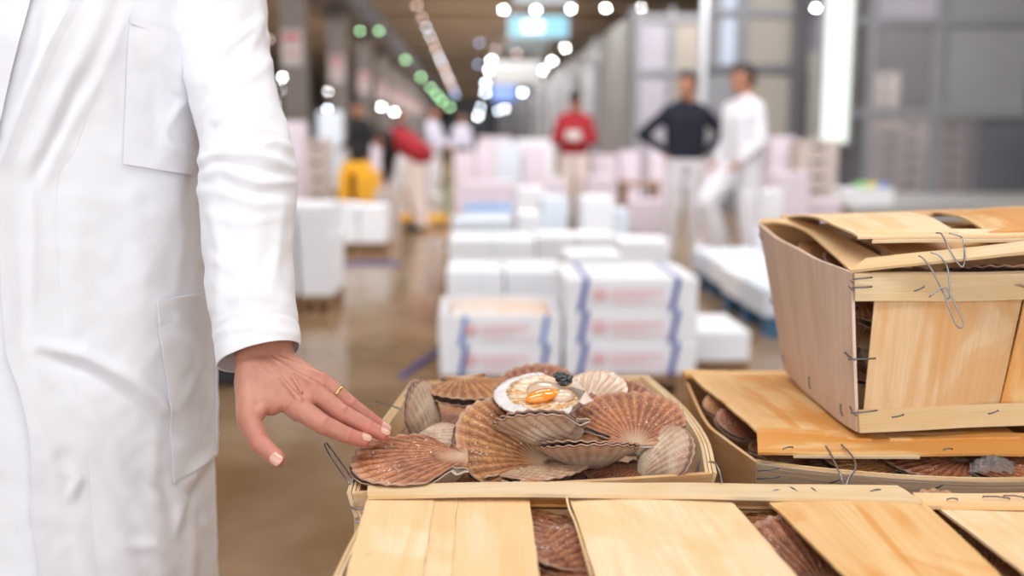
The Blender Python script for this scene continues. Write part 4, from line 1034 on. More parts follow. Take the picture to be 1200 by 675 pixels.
def booth(name, Y, u0, u1, ztop, panels, posts, rails, label):
    """frontal booth: panels (u0, u1, v0, v1, material), posts (u, width), rails (v, thickness)"""
    r = empty(name, (px_x((u0+u1)/2, Y), Y, 0), label, 'booth')
    for (a, c, v0, v1, m, nm) in panels:
        x0, x1, z0, z1 = px_x(a, Y), px_x(c, Y), zat(v1, Y), zat(v0, Y); bq = MB(); bq.box(((x0+x1)/2, Y+.02, (z0+z1)/2), (x1-x0, .03, z1-z0)); bq.build(nm, m, r)
    for (u, w, m) in posts:
        bq = MB(); bq.box((px_x(u, Y), Y-.02, ztop/2), (w, .12, ztop), bev=.008); bq.build('post', m, r)
    for (v, h, a, c, m) in rails:
        x0, x1 = px_x(a, Y), px_x(c, Y); bq = MB(); bq.box(((x0+x1)/2, Y-.03, zat(v, Y)), (x1-x0, .08, h)); bq.build('rail', m, r)
    return r
DRKG = noisy('smoked_panel', (.11,.10,.10), (.14,.13,.13), .35, 1.0)
GR1 = noisy('grey_screen', (.25,.25,.26), (.30,.30,.31), .45, .8)
BLUP = noisy('pale_blue_panel', (.42,.50,.62), (.50,.57,.67), .4, .8)
booth('booth', 19.9, 742, 960, 3.67, [(745,784,20,262,LILAC,'panel'), (784,822,20,262,WALLM,'panel')], [(744,.10,MGREY),(784,.10,MGREY)], [(84,.10,742,822,MGREY),(20,.14,742,822,MGREY)], 'pale booth with lilac and beige panels behind the two talking people')
booth('booth', 16.2, 818, 960, 5.0, [(826,842,-60,78,MGREY,'panel'), (842,858,-60,78,BLUP,'panel'), (858,868,-60,78,MGREY,'panel'), (870,927,-60,78,WALLM,'panel'), (826,868,84,275,MGREY,'panel'), (870,945,84,275,WALLM,'panel'), (928,958,-60,60,LILAC,'panel'), (940,962,60,275,noisy('cream_panel',(.55,.54,.46),(.62,.60,.52),.5,.8),'panel'), (745,770,-60,-20,MGREY,'panel')],
      [(821,.10,STEEL),(868,.12,MGREY),(932,.26,DGREY)], [(80,.12,822,940,DGREY),(14,.10,822,960,MGREY)], 'beige panelled booth with a shiny steel corner post, right of the talking people')
booth('booth', 15.4, 985, 1290, 5.0, [(1098,1290,28,130,GR1,'panel'), (1098,1290,-60,18,GR1,'panel'), (1015,1096,-60,18,LILAC,'panel'), (1150,1290,138,262,DGREY,'panel'),
      (986,1014,-60,262,DRKG,'panel')],
      [(988,.12,DGREY),(1015,.14,MGREY),(1094,.14,MGREY),(1200,.05,DGREY)], [(23,.12,986,1290,MGREY),(133,.14,986,1290,MGREY)], 'grey framed glass booth at the right with crates standing behind its panes')
for (a, c, v0, v1) in ((1017,1093,28,131),(1017,1093,138,236),(1097,1149,138,236)):
    x0, x1, z0, z1 = px_x(a, 15.4), px_x(c, 15.4), zat(v1, 15.4), zat(v0, 15.4)
    o = slab('pane', ((x0+x1)/2, 15.42, (z0+z1)/2), (x1-x0, .02, z1-z0), GLASS); o.name = 'window_%d' % (1+(a+v0) % 7); struct(o)
struct(slab('wall_back_of_booth', (8.5, 19.5, 2.5), (5.6, .1, 5), DRKG))
struct(slab('trim_5', (7.9, 13.9, .16), (6.2, 2.9, .32), CONC))
# backlit tall panel
lb = empty('light_box', (px_x(978, 14.9), 14.9, 0), 'tall narrow glowing white light panel on a grey post, right of the people', 'light panel')
b = MB(); b.box((px_x(978,14.9), 14.98, 2.7), (.52, .08, 3.3)); b.box((px_x(978,14.9), 15.0, .6), (.10, .06, 1.2)); b.build('housing', MGREY, lb)
b = MB(); b.box((px_x(978,14.9), 14.92, 2.70), (.38, .05, 3.2), bev=.01); b.build('diffuser', emis('white_glow', (.96,1.0,.92), 1.25), lb)
# ---- lamps
L_W, L_B, L_P, L_G = emis('white_lamp_lens', (1,.99,.98), 55), emis('cool_lamp_lens', (.74,.87,1), 42), emis('warm_lamp_lens', (1,.70,.60), 9), emis('green_lamp_lens', (.42,.85,.40), 17)
L_M = emis('soft_white_lens', (.92,.94,1), 11)
L_D = emis('dim_blue_lens', (.35,.45,.7), 11)
def lamp_proto(m, lab, grp):
    r = empty('ceiling_lamp', (0,0,0), lab, 'lamp', grp)
    bm = bmesh.new(); bmesh.ops.create_uvsphere(bm, u_segments=16, v_segments=10, radius=1)
    for v in bm.verts: v.co.z = v.co.z*(.75 if v.co.z < 0 else .25)
    o = from_bm('lens', bm, m, r)
    b = MB(); b.tube([(0,0,.2),(0,0,.45),(0,0,.9),(0,0,1.1)], [.85,.9,.4,.15], 14); b.build('housing', MGREY, r, True)
    b = MB(); b.tube([(0,0,1.1),(0,0,6)], .05, 6); b.build('hanging_rod', DGREY, r)
    return r
protos = {}
def lamp(u, v, zr, kind, label, grp, px=3.0):
    px *= .62
    p = Z(u, v, -zr); m = {'w': L_W, 'b': L_B, 'p': L_P, 'g': L_G, 'd': L_D, 'm': L_M}[kind]
    if kind not in protos: protos[kind] = lamp_proto(m, label, grp); o = protos[kind]
    else: o = copy_tree(protos[kind])
    k = px/F*p.y; o.location = p; o.scale = (k, k, k); o['label'] = label; o['group'] = grp
    rod = [c for c in o.children if 'rod' in c.name][0]; L = max(.1, (ZC-p.z)/k-1.1); rod.scale = (1, 1, L/4.9); rod.location.z = 1.1-1.1*L/4.9
    return o
for i, (u, v) in enumerate(((590,11),(628,11),(669,10),(710,9),(750,9))):
    lamp(u, v, 4.0, 'w', '%s lamp from the left in the bright row across the top' % ('first','second','third','fourth','fifth')[i], 'bright lamps across the top', 3.6)
n3 = [(662,56),(647,71),(636,82),(637,97),(620,96),(612,108),(630,101)]
for i, (u, v) in enumerate(n3): lamp(u, v, 4.0 if v < 95 else 3.4, 'w' if i < 4 else 'b', 'bright lamp of the right converging row, number %s from the top' % (['one']+['two','three','four','five','six','seven'])[i], 'lamps converging from the right', 3.2)
for i, (u, v) in enumerate([(576,70),(573,82),(569,97),(569,108)]): lamp(u, v, 3.6, 'wwbb'[i], 'bright lamp of the middle row, %s from the top' % ('first','second','third','fourth')[i], 'lamps of the middle row', 3.0)
for i, (u, v) in enumerate([(563,126),(560,136),(584,130),(592,127),(601,123),(588,137)]): lamp(u, v, 2.6, 'w' if i % 2 else 'b', 'far bright lamp in the cluster at the end of the hall', 'far cluster of lamps', 2.2)
for i, (u, v, k) in enumerate([(562,50,'d'),(580,57,'p'),(560,75,'d'),(606,62,'p'),(604,38,'p')]): lamp(u, v, 4.2, k, 'dim tinted lamp near the blue sign, %s' % ('upper blue one','pinkish one beside it','lower blue one','pinkish one right of centre','pinkish one under the sign')[i], 'dim tinted lamps', 2.9)
row = [Vector((P(488,5,1).x, 0, 0))]
for i in range(15):
    v = [6,20,32,42,51,59,66,72,78,84,90,95,101,107,111][i]; u = 488+.435*(v-5)
    lamp(u, v, 4.0, 'ppmmppmmppmppdd'[i], 'small lamp %s in the slanting line left of centre' % ('first from the top' if i == 0 else 'of place %s from the top' % ['', 'two','three','four','five','six','seven','eight','nine','ten','eleven','twelve','thirteen','fourteen','fifteen'][i]), 'slanting line of small lamps', 2.9)
for i, (u, v) in enumerate([(422,36),(444,36),(475,70),(493,90),(505,103),(512,111),(518,118),(527,125)]):
    lamp(u, v, 2.45, 'g', 'green lamp under the left beam, %s' % ('nearest, left of a pair','nearest, right of a pair','third','fourth','fifth','sixth','seventh','farthest')[i], 'green lamps under the left beam', 2.9)
names = ['left of the first pillar','beside the coat sleeve near the top','next to the sleeve, middle height','next to the sleeve, just below another','pale one by the sleeve','lower left of a pair by the sleeve','lower right of a pair by the sleeve','upper one between the pillars','cool one between the pillars','left of three in a level row','middle of three in a level row','right of three in a level row','upper one at the left pillar top']
for i, (u, v, k, z_) in enumerate([(382,20,'p',3.4),(315,46,'p',1.6),(331,53,'p',1.6),(331,90,'w',.9),(331,105,'w',.75),(322,121,'b',.55),(337,122,'b',.55),(385,107,'w',1.1),(384,127,'b',.65),(423,125,'w',.62),(447,125,'w',.62),(462,131,'w',.52),(419,50,'b',3.2)]):
    lamp(u, v, z_, k, 'lamp on the left, %s' % names[i], 'lamps over the left aisle', 2.8)
lamp(956, 9, 1.9, 'w', 'oval white lamp above the glowing tall panel', 'lamp by the light panel', 4.0)
# ---- hanging signs
def hang_sign(u0, u1, v0, v1, Y, m, label, face=None):
    x0, x1, z0, z1 = px_x(u0, Y), px_x(u1, Y), zat(v1, Y), zat(v0, Y)
    r = empty('hanging_sign', ((x0+x1)/2, Y, z0), label, 'sign')
    b = MB(); b.box(((x0+x1)/2, Y+.06, (z0+z1)/2), (x1-x0+.08, .10, z1-z0+.08), bev=.01); b.build('case', MGREY, r)
    b = MB(); b.box(((x0+x1)/2, Y, (z0+z1)/2), (x1-x0, .03, z1-z0)); b.build('lit_face', m, r)
    if face: b = MB(); b.box(((x0+x1)/2+(x1-x0)*face[0], Y-.025, (z0+z1)/2), ((x1-x0)*face[1], .02, (z1-z0)*face[2])); b.build('white_panel', emis('white_sign_glow', (1,1,1), 2.2), r)
    for xx in (x0+.1*(x1-x0), x1-.1*(x1-x0)):
        b = MB(); b.tube([(xx, Y+.06, z1), (xx, Y+.06, ZC)], .02, 6); b.build('rod', DGREY, r)
hang_sign(597, 664, 19, 43, 30, emis('cyan_glow', (.22,.62,.80), 1.1), 'blue lit hanging sign in the upper middle', (-.1,.35,.5))
hang_sign(603, 668, -14, 3, 26, emis('grey_glow', (.55,.62,.66), .8), 'pale hanging sign cut by the top edge')
hang_sign(576, 634, 74, 99, 44, emis('white_board_glow', (.95,.93,.88), .50), 'pale lit hanging board below the blue sign')
hang_sign(577, 604, 101, 118, 48, emis('deep_blue_glow', (.25,.40,.95), 1.3), 'small blue lit sign far down the hall')
hang_sign(594, 640, 48, 60, 36, emis('dim_teal', (.05,.10,.09), .5), 'dark teal hanging sign under the blue one')
# ---- light: bare area lights standing in for hall lamps, world light added as frontal fill
def area(x, y, z, sx, sy, e, col=(1,.985,.98), tgt=None):
    l = bpy.data.lights.new('overhead_area_light', 'AREA'); l.shape = 'RECTANGLE'; l.size = sx; l.size_y = sy; l.energy = e; l.color = col
    o = bpy.data.objects.new('overhead_area_light', l); COL.objects.link(o); o.location = (x, y, z)
    o.rotation_euler = (math.radians(24 if y > 3 else 0), 0, 0)      # tilted so only their unlit backs face the camera; no fixtures built
KEY = 66
for (x, y) in ((-1.6,-.8),(1.2,-.6),(-.6,2.6),(2.6,2.8)): area(x, y, 4.9, 2.6, 1.0, KEY)
for k in range(9):
    y = 7+5.2*k
    for x in (-5.5, .6, 4.6 if y < 18 else 2.0): area(x, y, 4.9, 2.2, 1.2, 170 if y < 30 else 210)
area(7.6, 16.4, 4.6, 2.0, 1.0, 170)  # unseen light added to brighten the booth interior behind the glass
for k in range(5): area(-.2, 60+15*k, 5.0, 5, 3, 420); 
w = bpy.data.worlds.new('world'); S.world = w; w.use_nodes = True
w.node_tree.nodes['Background'].inputs[0].default_value = (.93,.96,1,1); w.node_tree.nodes['Background'].inputs[1].default_value = 2.25  # even light through the unbuilt rear end, added to fill camera-facing surfaces
# ------------------------------------------------------------------ foam boxes, pallets, trucks
FOAM = noisy('white_foam', (.88,.90,.95), (.85,.87,.92), .6, 3.0)
FOAMP = noisy('pinkish_foam', (.74,.66,.75), (.71,.63,.72), .6, 3.0)
FOAMB = noisy('bluish_foam', (.72,.79,.88), (.69,.76,.86), .6, 3.0)
BLUELID = mat('blue_lid', (.22,.42,.75), .5); STRAP = mat('blue_strap', (.015,.055,.36), .35); STRAPL = mat('pale_blue_strap', (.10,.24,.62), .35); PRINT = mat('faded_red_print', (.86,.50,.53), .6)
CRATEB = noisy('beige_crate_plastic', (.52,.44,.40), (.56,.48,.44), .5, 3.0)
BLUEP = noisy('blue_plastic', (.03,.12,.24), (.05,.16,.30), .5, 3.0)
PWOOD = wood('pallet_timber', (.42,.26,.15), (.28,.16,.09), (.35,.2,.1), .4, .8, .5, False)
YEL = mat('orange_yellow_paint', (.85,.42,.01), .4); BLK = mat('black_rubber', (.02,.02,.022), .6)
def box_proto(mb, ml, name='foam_box', lip=True):
    r = empty(name, (0,0,0), 'x', 'box')
    bm = bmesh.new(); bmesh.ops.create_cube(bm, size=1)
    for v in bm.verts:
        k = .975 if v.co.z < 0 else .99; v.co = Vector((v.co.x*k, v.co.y*k, v.co.z*.80+.40))
    bmesh.ops.bevel(bm, geom=bm.edges[:], offset=.012, segments=2, affect='EDGES'); from_bm('tub', bm, mb, r, False)
    bm = bmesh.new(); bmesh.ops.create_cube(bm, size=1)
    for v in bm.verts:
        k = .985 if v.co.z > 0 else 1.0; v.co = Vector((v.co.x*k, v.co.y*k, v.co.z*.195+.90))
    bmesh.ops.bevel(bm, geom=bm.edges[:], offset=.012, segments=2, affect='EDGES'); from_bm('lid', bm, ml, r, False)
    if mb.name == 'beige_crate_plastic': b = MB(); b.box((0,-.497,.50), (.34,.02,.20)); b.build('hand_slot', BLK, r)
    return r
PB = {}
mats_ = {'w': (FOAM, FOAM), 'p': (FOAMP, FOAMP), 'b': (FOAMB, FOAMB), 'l': (FOAM, BLUELID), 'c': (CRATEB, CRATEB)}
used = set()
def box_at(x, y, z, w, d, h, kind, label, group, rz=0):
    if kind not in PB: PB[kind] = box_proto(*mats_[kind])
    o = PB[kind] if kind not in used else copy_tree(PB[kind]); used.add(kind)
    if kind == 'c' or 'crate' in label[:14]: o.name = 'cardboard_box' if label.startswith('cardboard') else 'plastic_crate'
    o.location = (x, y, z); o.scale = (w, d, h*.996); o.rotation_euler = (0, 0, rz); o['label'] = label; o['group'] = group
    return o
tiers = {1: ['the only one'], 2: ['lower one', 'upper one'], 3: ['bottom one', 'middle one', 'top one']}
num = ['bottom', 'second', 'third', 'fourth', 'fifth', 'sixth', 'seventh', 'eighth', 'ninth', 'tenth']
def tier(k, n):
    if n == 1: return 'single'
    if k == n-1: return 'topmost'
    if k == 0: return 'bottom'
    return num[k]+' from the bottom'
def stack(u0, u1, vtop, Y, kind, where, dep=.42, hh=.17, z0=.0, ncol=1, nrow=1, pal=True, word='white foam box', top_kind=None):
    x0, x1 = px_x(u0, Y), px_x(u1, Y); zt_ = zat(vtop, Y); base = z0 + (.125 if pal else 0)
    n = max(1, round((zt_-base)/hh)); h = (zt_-base)/n; w = (x1-x0)/ncol; rr = random.Random(int(u0*7+vtop))
    grp = 'boxes '+where
    for r_ in range(nrow):
        for c_ in range(ncol):
            for k in range(n):
                kd = top_kind if (top_kind and k == n-1) else kind
                pos = '' if ncol == 1 else (', left pile' if c_ == 0 else ', right pile' if c_ == ncol-1 else ', middle pile')
                if nrow > 1 and r_: pos += ', rear'
                lab = '%s, %s, %s%s' % (word, tier(k, n), where, pos)
                box_at(x0+w*(c_+.5)+rr.uniform(-.008,.008), Y+dep/2+r_*(dep+.02), base+k*h, w*.98, dep, h, kd, lab, grp, rr.uniform(-.015,.015))
    if pal: pallet((x0+x1)/2, Y+dep*nrow/2, x1-x0-.01, dep*nrow+.02, z0, 'wooden pallet under the boxes '+where)
    return x0, x1, base, h, n
PPROTO = None
def pallet_proto(m, name):
    r = empty(name, (0,0,0), 'x', 'pallet'); b = MB()
    for i in range(5): b.box((-.42+.21*i, 0, .93), (.16, 1, .14))
    b.build('deck', m, r)
    for yy in (-.42, 0, .42): b = MB(); b.box((0, yy, .76), (1, .12, .18)); b.box((0, yy, .08), (1, .12, .16)); [b.box((xx, yy, .42), (.14, .12, .52)) for xx in (-.42, 0, .42)]; b.build('runner', m, r)
    return r
def pallet(x, y, w, d, z, label, m=None, grp='pallets under the boxes'):
    global PPROTO
    key = 'pw' if m is None else 'pb'
    if key not in PB: PB[key] = pallet_proto(m or PWOOD, 'wooden_pallet' if m is None else 'plastic_pallet'); o = PB[key]
    else: o = copy_tree(PB[key])
    o.location = (x, y, z); o.scale = (w, d, .124); o['label'] = label; o['group'] = grp; return o
def strap_on(o, xs, m):       # straps and print in the unit frame of a box
    for x in xs:
        b = MB(); b.box((0,0,0), (1,1,1)); ob = b.build('strap', m, None); me = ob.data; bpy.data.objects.remove(ob)
        for v in me.vertices: v.co = Vector((v.co.x*.034+x, v.co.y*1.035, (v.co.z)*1.012+.0))
        # slant the strap a little
        for v in me.vertices: v.co.x += (v.co.z-.5)*.05
        s_ = bpy.data.objects.new('strap', me); COL.objects.link(s_); s_.parent = o
def print_on(o):
    b = MB(); rg = random.Random(2)
    def bar(x, z, w, h): b.box((x, -.513, z), (w, .006, h))
    for a in range(10):
        t = a*.628; bar(-.24+math.cos(t)*.045, .52+math.sin(t)*.15, .03, .07)
    bar(-.24, .52, .03, .18); bar(-.25, .40, .05, .05)
    x = -.15
    while x < .22: w_ = rg.choice((.018,.024,.03)); bar(x, .58, w_, .12); x += w_+.010
    x = -.15
    while x < .12: w_ = rg.choice((.012,.018)); bar(x, .42, w_, .06); x += w_+.012
    x = -.12
    while x < .30: w_ = rg.choice((.02,.03)); bar(x, .24, w_, .05); x += w_+.012
    ob = b.build('printed_mark', PRINT, None); me = ob.data; loc = ob.location.copy(); bpy.data.objects.remove(ob)
    for v in me.vertices: v.co += loc
    s_ = bpy.data.objects.new('printed_mark', me); COL.objects.link(s_); s_.parent = o; s_['label'] = 'faded red emblem and lettering'
# --- strapped stacks nearest the crates
def near_stack(u0, u1, vtop, Y, n, where, prints, straps, opened=False, dep=.55):
    x0, x1 = px_x(u0, Y), px_x(u1, Y); zt_ = zat(vtop, Y); h = (zt_-.125)/n
    for k in range(n):
        nm = '%s of the %s' % (tier(k, n), where)
        top_open = opened and k == n-1
        if top_open:
            o = empty('foam_box', ((x0+x1)/2, Y+dep/2, .125+k*h), 'open white foam box with orange contents, '+nm, 'box'); W, D_, Hh = x1-x0, dep, h
            cx, cy, cz = (x0+x1)/2, Y+dep/2, .125+k*h; b = MB(); t_ = .03
            b.box((cx, cy, cz+.012), (W*.97, D_*.97, .024)); 
            for sx in (-1, 1): b.box((cx+sx*(W/2-t_/2-.002), cy, cz+Hh/2), (t_, D_, Hh-.004), bev=.004); b.box((cx, cy+sx*(D_/2-t_/2-.002), cz+Hh/2), (W, t_, Hh-.004), bev=.004)
            b.build('tub', FOAM, o)
            o2 = mk('fish_fillets', [Vector((cx-W*.42+W*.84*i/30, cy-D_*.38+D_*.76*j/24, cz+Hh*.78+.012*mnoise.noise(Vector((i*.35,j*.4,1))))) for j in range(25) for i in range(31)], [[j*31+i, j*31+i+1, (j+1)*31+i+1, (j+1)*31+i] for j in range(24) for i in range(30)], noisy('pale_fish_and_ice', (.82,.78,.76), (.85,.58,.42), .3, 7.0, .004), None, solid=.05)
            tag(o2, 'pale orange fish on ice inside the open foam box', 'fish', kind='stuff')
            prt = bpy.data.objects.new('front', None)
            s_par = empty('tmp', (0,0,0)); bpy.data.objects.remove(s_par); bpy.data.objects.remove(prt)
            for x in straps:
                b = MB(); b.box((cx+x*W, cy-D_/2-.004, cz+Hh*.5), (.02, .006, Hh), M=Matrix.Rotation(.18, 3, 'Y')); b.build('strap', STRAPL, o)
            u = bpy.data.objects.new('a', None); print_scaled(o, W, D_, Hh)
            bpy.data.objects.remove(u)
        else:
            o = copy_tree(PB['w']); o.location = ((x0+x1)/2, Y+dep/2, .125+k*h); o.scale = (x1-x0, dep, h*.997); o['label'] = 'strapped white foam box with red print, '+nm; o['group'] = 'strapped boxes behind the open crate'
            strap_on(o, straps, STRAP)
            if k in prints: print_on(o)
    pallet((x0+x1)/2, Y+dep/2, x1-x0-.02, dep+.03, 0, 'wooden pallet under the '+where)
def print_scaled(o, W, D_, Hh):
    e = bpy.data.objects.new('x', None); COL.objects.link(e); e.scale = (1,1,1); print_on(e); c = e.children[0]; c.parent = o
    for v in c.data.vertices: v.co = Vector((v.co.x*W, v.co.y*D_, v.co.z*Hh))
    bpy.data.objects.remove(e)
PB['w'] = box_proto(FOAM, FOAM)
stack(820, 889, 391, 4.65, 'w', 'low stack right of the strapped ones', dep=.50, hh=.16)
near_stack(663, 825, 327, 4.40, 3, 'right strapped stack', (0, 1, 2), (-.36, .32))
near_stack(511, 660, 369, 4.40, 2, 'left strapped stack', (0,), (-.30, .36), True)
b = MB(); b.tube([Z(470,443,1.195), Z(490,427,1.192), Z(512,412,1.19), Z(520,409,1.19)], .012, 4); o = b.build('loose_strap', STRAP); tag(o, 'loose blue strap on the wet floor beside the left stack', 'strap')
b = MB(); b.tube([Z(404,310,1.195), Z(430,308,1.195), Z(470,309,1.195)], .022, 4); tag(b.build('loose_strap', STRAP), 'blue strap lying on the floor by the left pallet', 'strap')
stack(522, 661, 318, 5.25, 'w', 'second row behind left strapped stack', ncol=2, dep=.5)
stack(664, 733, 300, 5.75, 'w', 'second row behind the tall strapped stack')
stack(525, 628, 281, 6.3, 'w', 'third row at the left aisle edge', ncol=2, dep=.5)
stack(631, 725, 277, 7.1, 'w', 'third row in the middle', ncol=2, dep=.45)
stack(729, 790, 283, 7.4, 'w', 'before the feet of the navy clad person', dep=.45)
stack(529, 600, 257, 7.6, 'b', 'fourth row at the left aisle edge', dep=.45)
stack(541, 602, 243, 8.5, 'w', 'blue lidded stack at the left aisle edge', top_kind='l', dep=.5)
stack(606, 634, 250, 8.2, 'w', 'fourth row just right of the blue lid', dep=.45)
stack(634, 667, 232, 8.7, 'b', 'fifth row in the middle', dep=.45)
stack(683, 722, 232, 8.4, 'w', 'fifth row left of the navy clad person', dep=.45)
stack(722, 739, 246, 8.8, 'b', 'narrow one left of the navy clad person', dep=.4)
stack(741, 782, 236, 10.9, 'p', 'pinkish one beside the navy clad person', dep=.45, word='pinkish foam box')
stack(543, 603, 214, 11.0, 'p', 'sixth row at the left', ncol=2, word='pinkish foam box')
stack(603, 640, 220, 11.2, 'w', 'sixth row in the middle')
stack(640, 663, 210, 11.6, 'p', 'sixth row left of the person in red', word='pinkish foam box')
stack(690, 722, 208, 12.2, 'p', 'right of the person in red', word='pinkish foam box')
stack(531, 556, 178, 14.0, 'p', 'tall lilac far left of the block', word='lilac foam box')
stack(557, 581, 170, 14.1, 'p', 'tall lilac second from the left', word='lilac foam box')
stack(582, 610, 166, 15.0, 'b', 'tall pale third from the left', word='pale foam box')
stack(611, 640, 172, 15.2, 'p', 'tall pale fourth from the left', word='pale foam box')
stack(694, 724, 182, 13.8, 'p', 'pinkish tall right of the person in red', word='pinkish foam box')
stack(728, 751, 177, 14.2, 'p', 'lilac tall near the steel wall', word='lilac foam box')
stack(762, 782, 170, 14.6, 'p', 'behind the elbow of the navy clad person', word='pinkish foam box')
stack(826, 846, 190, 14.6, 'p', 'between the two talking people', word='pinkish foam box')
stack(560, 600, 160, 22.0, 'p', 'far away in the middle of the aisle', word='pale foam box', dep=.6, hh=.25)
stack(606, 650, 163, 23.0, 'w', 'far away right of the middle', word='pale foam box', dep=.6, hh=.25)
stack(888, 921, 224, 9.8, 'w', 'tall tub right of the white jacketed person', hh=.3)
stack(906, 952, 203, 11.2, 'p', 'pinkish behind the tub like box', word='pinkish foam box')
stack(905, 934, 160, 14.4, 'p', 'pile left of the light panel', word='lilac crate', hh=.22)
stack(936, 985, 164, 13.7, 'c', 'pile under the light panel', word='beige crate', hh=.22)
stack(950, 990, 236, 11.6, 'p', 'low pinkish one below the beige crates', word='pinkish foam box')
stack(992, 1052, 222, 12.5, 'w', 'on the kerb before the glass booth', z0=.32, pal=False, hh=.25)
BAGM = [mat('green_wrapper', (.25,.6,.2), .4), mat('yellow_wrapper', (.8,.65,.1), .4), mat('blue_wrapper', (.1,.25,.7), .4)]
for i in range(3):
    b = MB(); b.box((px_x(1015+i*11, 12.6), 12.7, zat(222,12.5)+.035), (.12, .2, .06), bev=.015, rz=.2*i); tag(b.build('wrapped_packet', BAGM[i]), '%s packet on the white box on the kerb' % ('green','yellow','blue')[i], 'packet')
for i, (u, v, Y, k) in enumerate(((1040,150,16.6,'c'),(1066,140,17.0,'c'),(1112,142,16.6,'c'),(1030,84,18.2,'c'))):
    stack(u-14, u+22, v, Y, k, 'behind the glass of the right booth, %s' % ('left','inner left','middle','rear')[i], word='beige crate', hh=.24, pal=False)
# blue plastic pallets with boxes, right of the aisle
for i, (x, y) in enumerate(((2.0, 6.35), (2.05, 7.5))):
    pallet(x+.25, y, 1.0, 1.1, 0, 'blue plastic pallet right of the aisle, %s' % ('nearest','middle','farthest')[i], BLUEP, 'blue pallets right of the aisle')
    for j, (dx, dy) in enumerate(((-.02,-.28),(.5,-.28),(-.02,.28),(.5,.28))):
        nn_ = 1 if (i == 1 and j % 2 == 0) or i == 0 else 2
        for k in range(nn_):
            box_at(x+dx, y+dy, .125+k*.17, .50, .52, .17, 'w' if (i+j) % 3 else 'b', 'white foam box on %s blue pallet, %s, %s' % (('nearest','middle','farthest')[i], ('front left','front right','rear left','rear right')[j], tier(k, nn_)), 'boxes on the blue pallets')
# left side
stack(384, 417, 240, 10.1, 'w', 'left wooden pallet, left column', dep=.6, hh=.20); stack(418, 451, 241, 10.1, 'w', 'left wooden pallet, right column', dep=.6, hh=.20)
stack(296, 341, 240, 6.7, 'w', 'tall one half behind the sleeve', dep=.6, hh=.19); stack(344, 385, 240, 6.7, 'w', 'tall one beside the sleeve', dep=.6, hh=.19)
b = MB(); b.box((px_x(250,4.7), 5.0, .075), (.30, .5, .15), bev=.02); b.box((px_x(250,4.7), 5.0, .16), (.26, .44, .03), bev=.01); tag(b.build('black_tub', BLK), 'black tub on the floor between coat and hand', 'tub')
stack(328, 356, 142, 14.0, 'p', 'tall pinkish at the left beside the sleeve', word='pinkish crate', hh=.22)
stack(357, 384, 163, 13.0, 'c', 'brown crates before the first pillar', word='brown crate', hh=.22)
stack(434, 459, 168, 15.0, 'p', 'pale one left of the bending person', word='pale crate', hh=.22)
stack(372, 400, 130, 20.0, 'b', 'bluish far one between the pillars', word='bluish crate', hh=.3)
stack(403, 420, 150, 19.0, 'c', 'far one behind the yellow truck', word='brown crate', hh=.3)
stack(437, 464, 223, 11.5, 'c', 'before the bending person', dep=.38, word='cardboard box', hh=.35, pal=False)
# yellow pallet truck
Yt = 12.4; yt = empty('pallet_truck', (px_x(418,Yt), Yt, 0), 'orange yellow electric pallet truck at the left between pillar and pallet', 'pallet truck')
b = MB(); x0, x1 = px_x(395,Yt), px_x(443,Yt); cx = (x0+x1)/2
b.box((cx-.16, Yt, .42), (.14, .5, .66), bev=.03); b.box((cx+.12, Yt, .42), (.28, .5, .70), bev=.03); b.box((cx-.02, Yt, .80), (.36, .42, .16), bev=.05); b.build('motor_housing', YEL, yt)
b = MB(); b.box((cx-.06, Yt+.15, .45), (.10, .1, .6)); b.build('mast', MGREY, yt)
for sx in (-1, 1): b = MB(); b.tube([(cx+sx*.2, Yt-.05, .07), (cx+sx*.2, Yt+.05, .07)], .07, 16); b.build('wheel', BLK, yt)
b = MB(); b.tube([(cx, Yt+.1, .8), (cx-.02, Yt-.1, 1.05)], .02, 8); b.tube([(cx-.12, Yt-.1, 1.05), (cx+.1, Yt-.1, 1.05)], .022, 8); b.build('steering_handle', BLK, yt)
Yj = 13.4; pj = empty('pallet_jack', (px_x(500,Yj), Yj, 0), 'low orange yellow pallet jack by the feet of the bending person', 'pallet jack')
for (u0, u1, dy) in ((455, 525, 0), (459, 521, .42)):
    b = MB(); b.box(((px_x(u0,Yj)+px_x(u1,Yj))/2, Yj+dy, .085), (px_x(u1,Yj)-px_x(u0,Yj), .17, .06), bev=.01); b.build('fork', YEL, pj)
    b = MB(); b.tube([(px_x(u1,Yj)-.1, Yj+dy-.06, .04), (px_x(u1,Yj)-.1, Yj+dy+.06, .04)], .04, 12); b.build('wheel', BLK, pj)
b = MB(); b.box((px_x(456,Yj), Yj+.21, .20), (.14, .56, .30), bev=.03); b.tube([(px_x(455,Yj), Yj+.21, .3), (px_x(450,Yj), Yj+.21, .62)], .02, 8); b.build('pump_head', YEL, pj)
# a low wooden table among the boxes
Yw = 12.0; tb = empty('wooden_table', (px_x(750,Yw), Yw+.2, 0), 'low brown wooden trestle left of the navy clad person', 'table')
b = MB(); b.box((px_x(753,Yw), Yw+.2, zat(214,Yw)-.02), (.44, .5, .04)); b.build('tabletop', PWOOD, tb)
for sx in (-1, 1):
    for sy in (-1, 1): b = MB(); b.box((px_x(753,Yw)+sx*.19, Yw+.2+sy*.2, (zat(214,Yw)-.04)/2), (.05, .05, zat(214,Yw)-.04)); b.build('leg', PWOOD, tb)

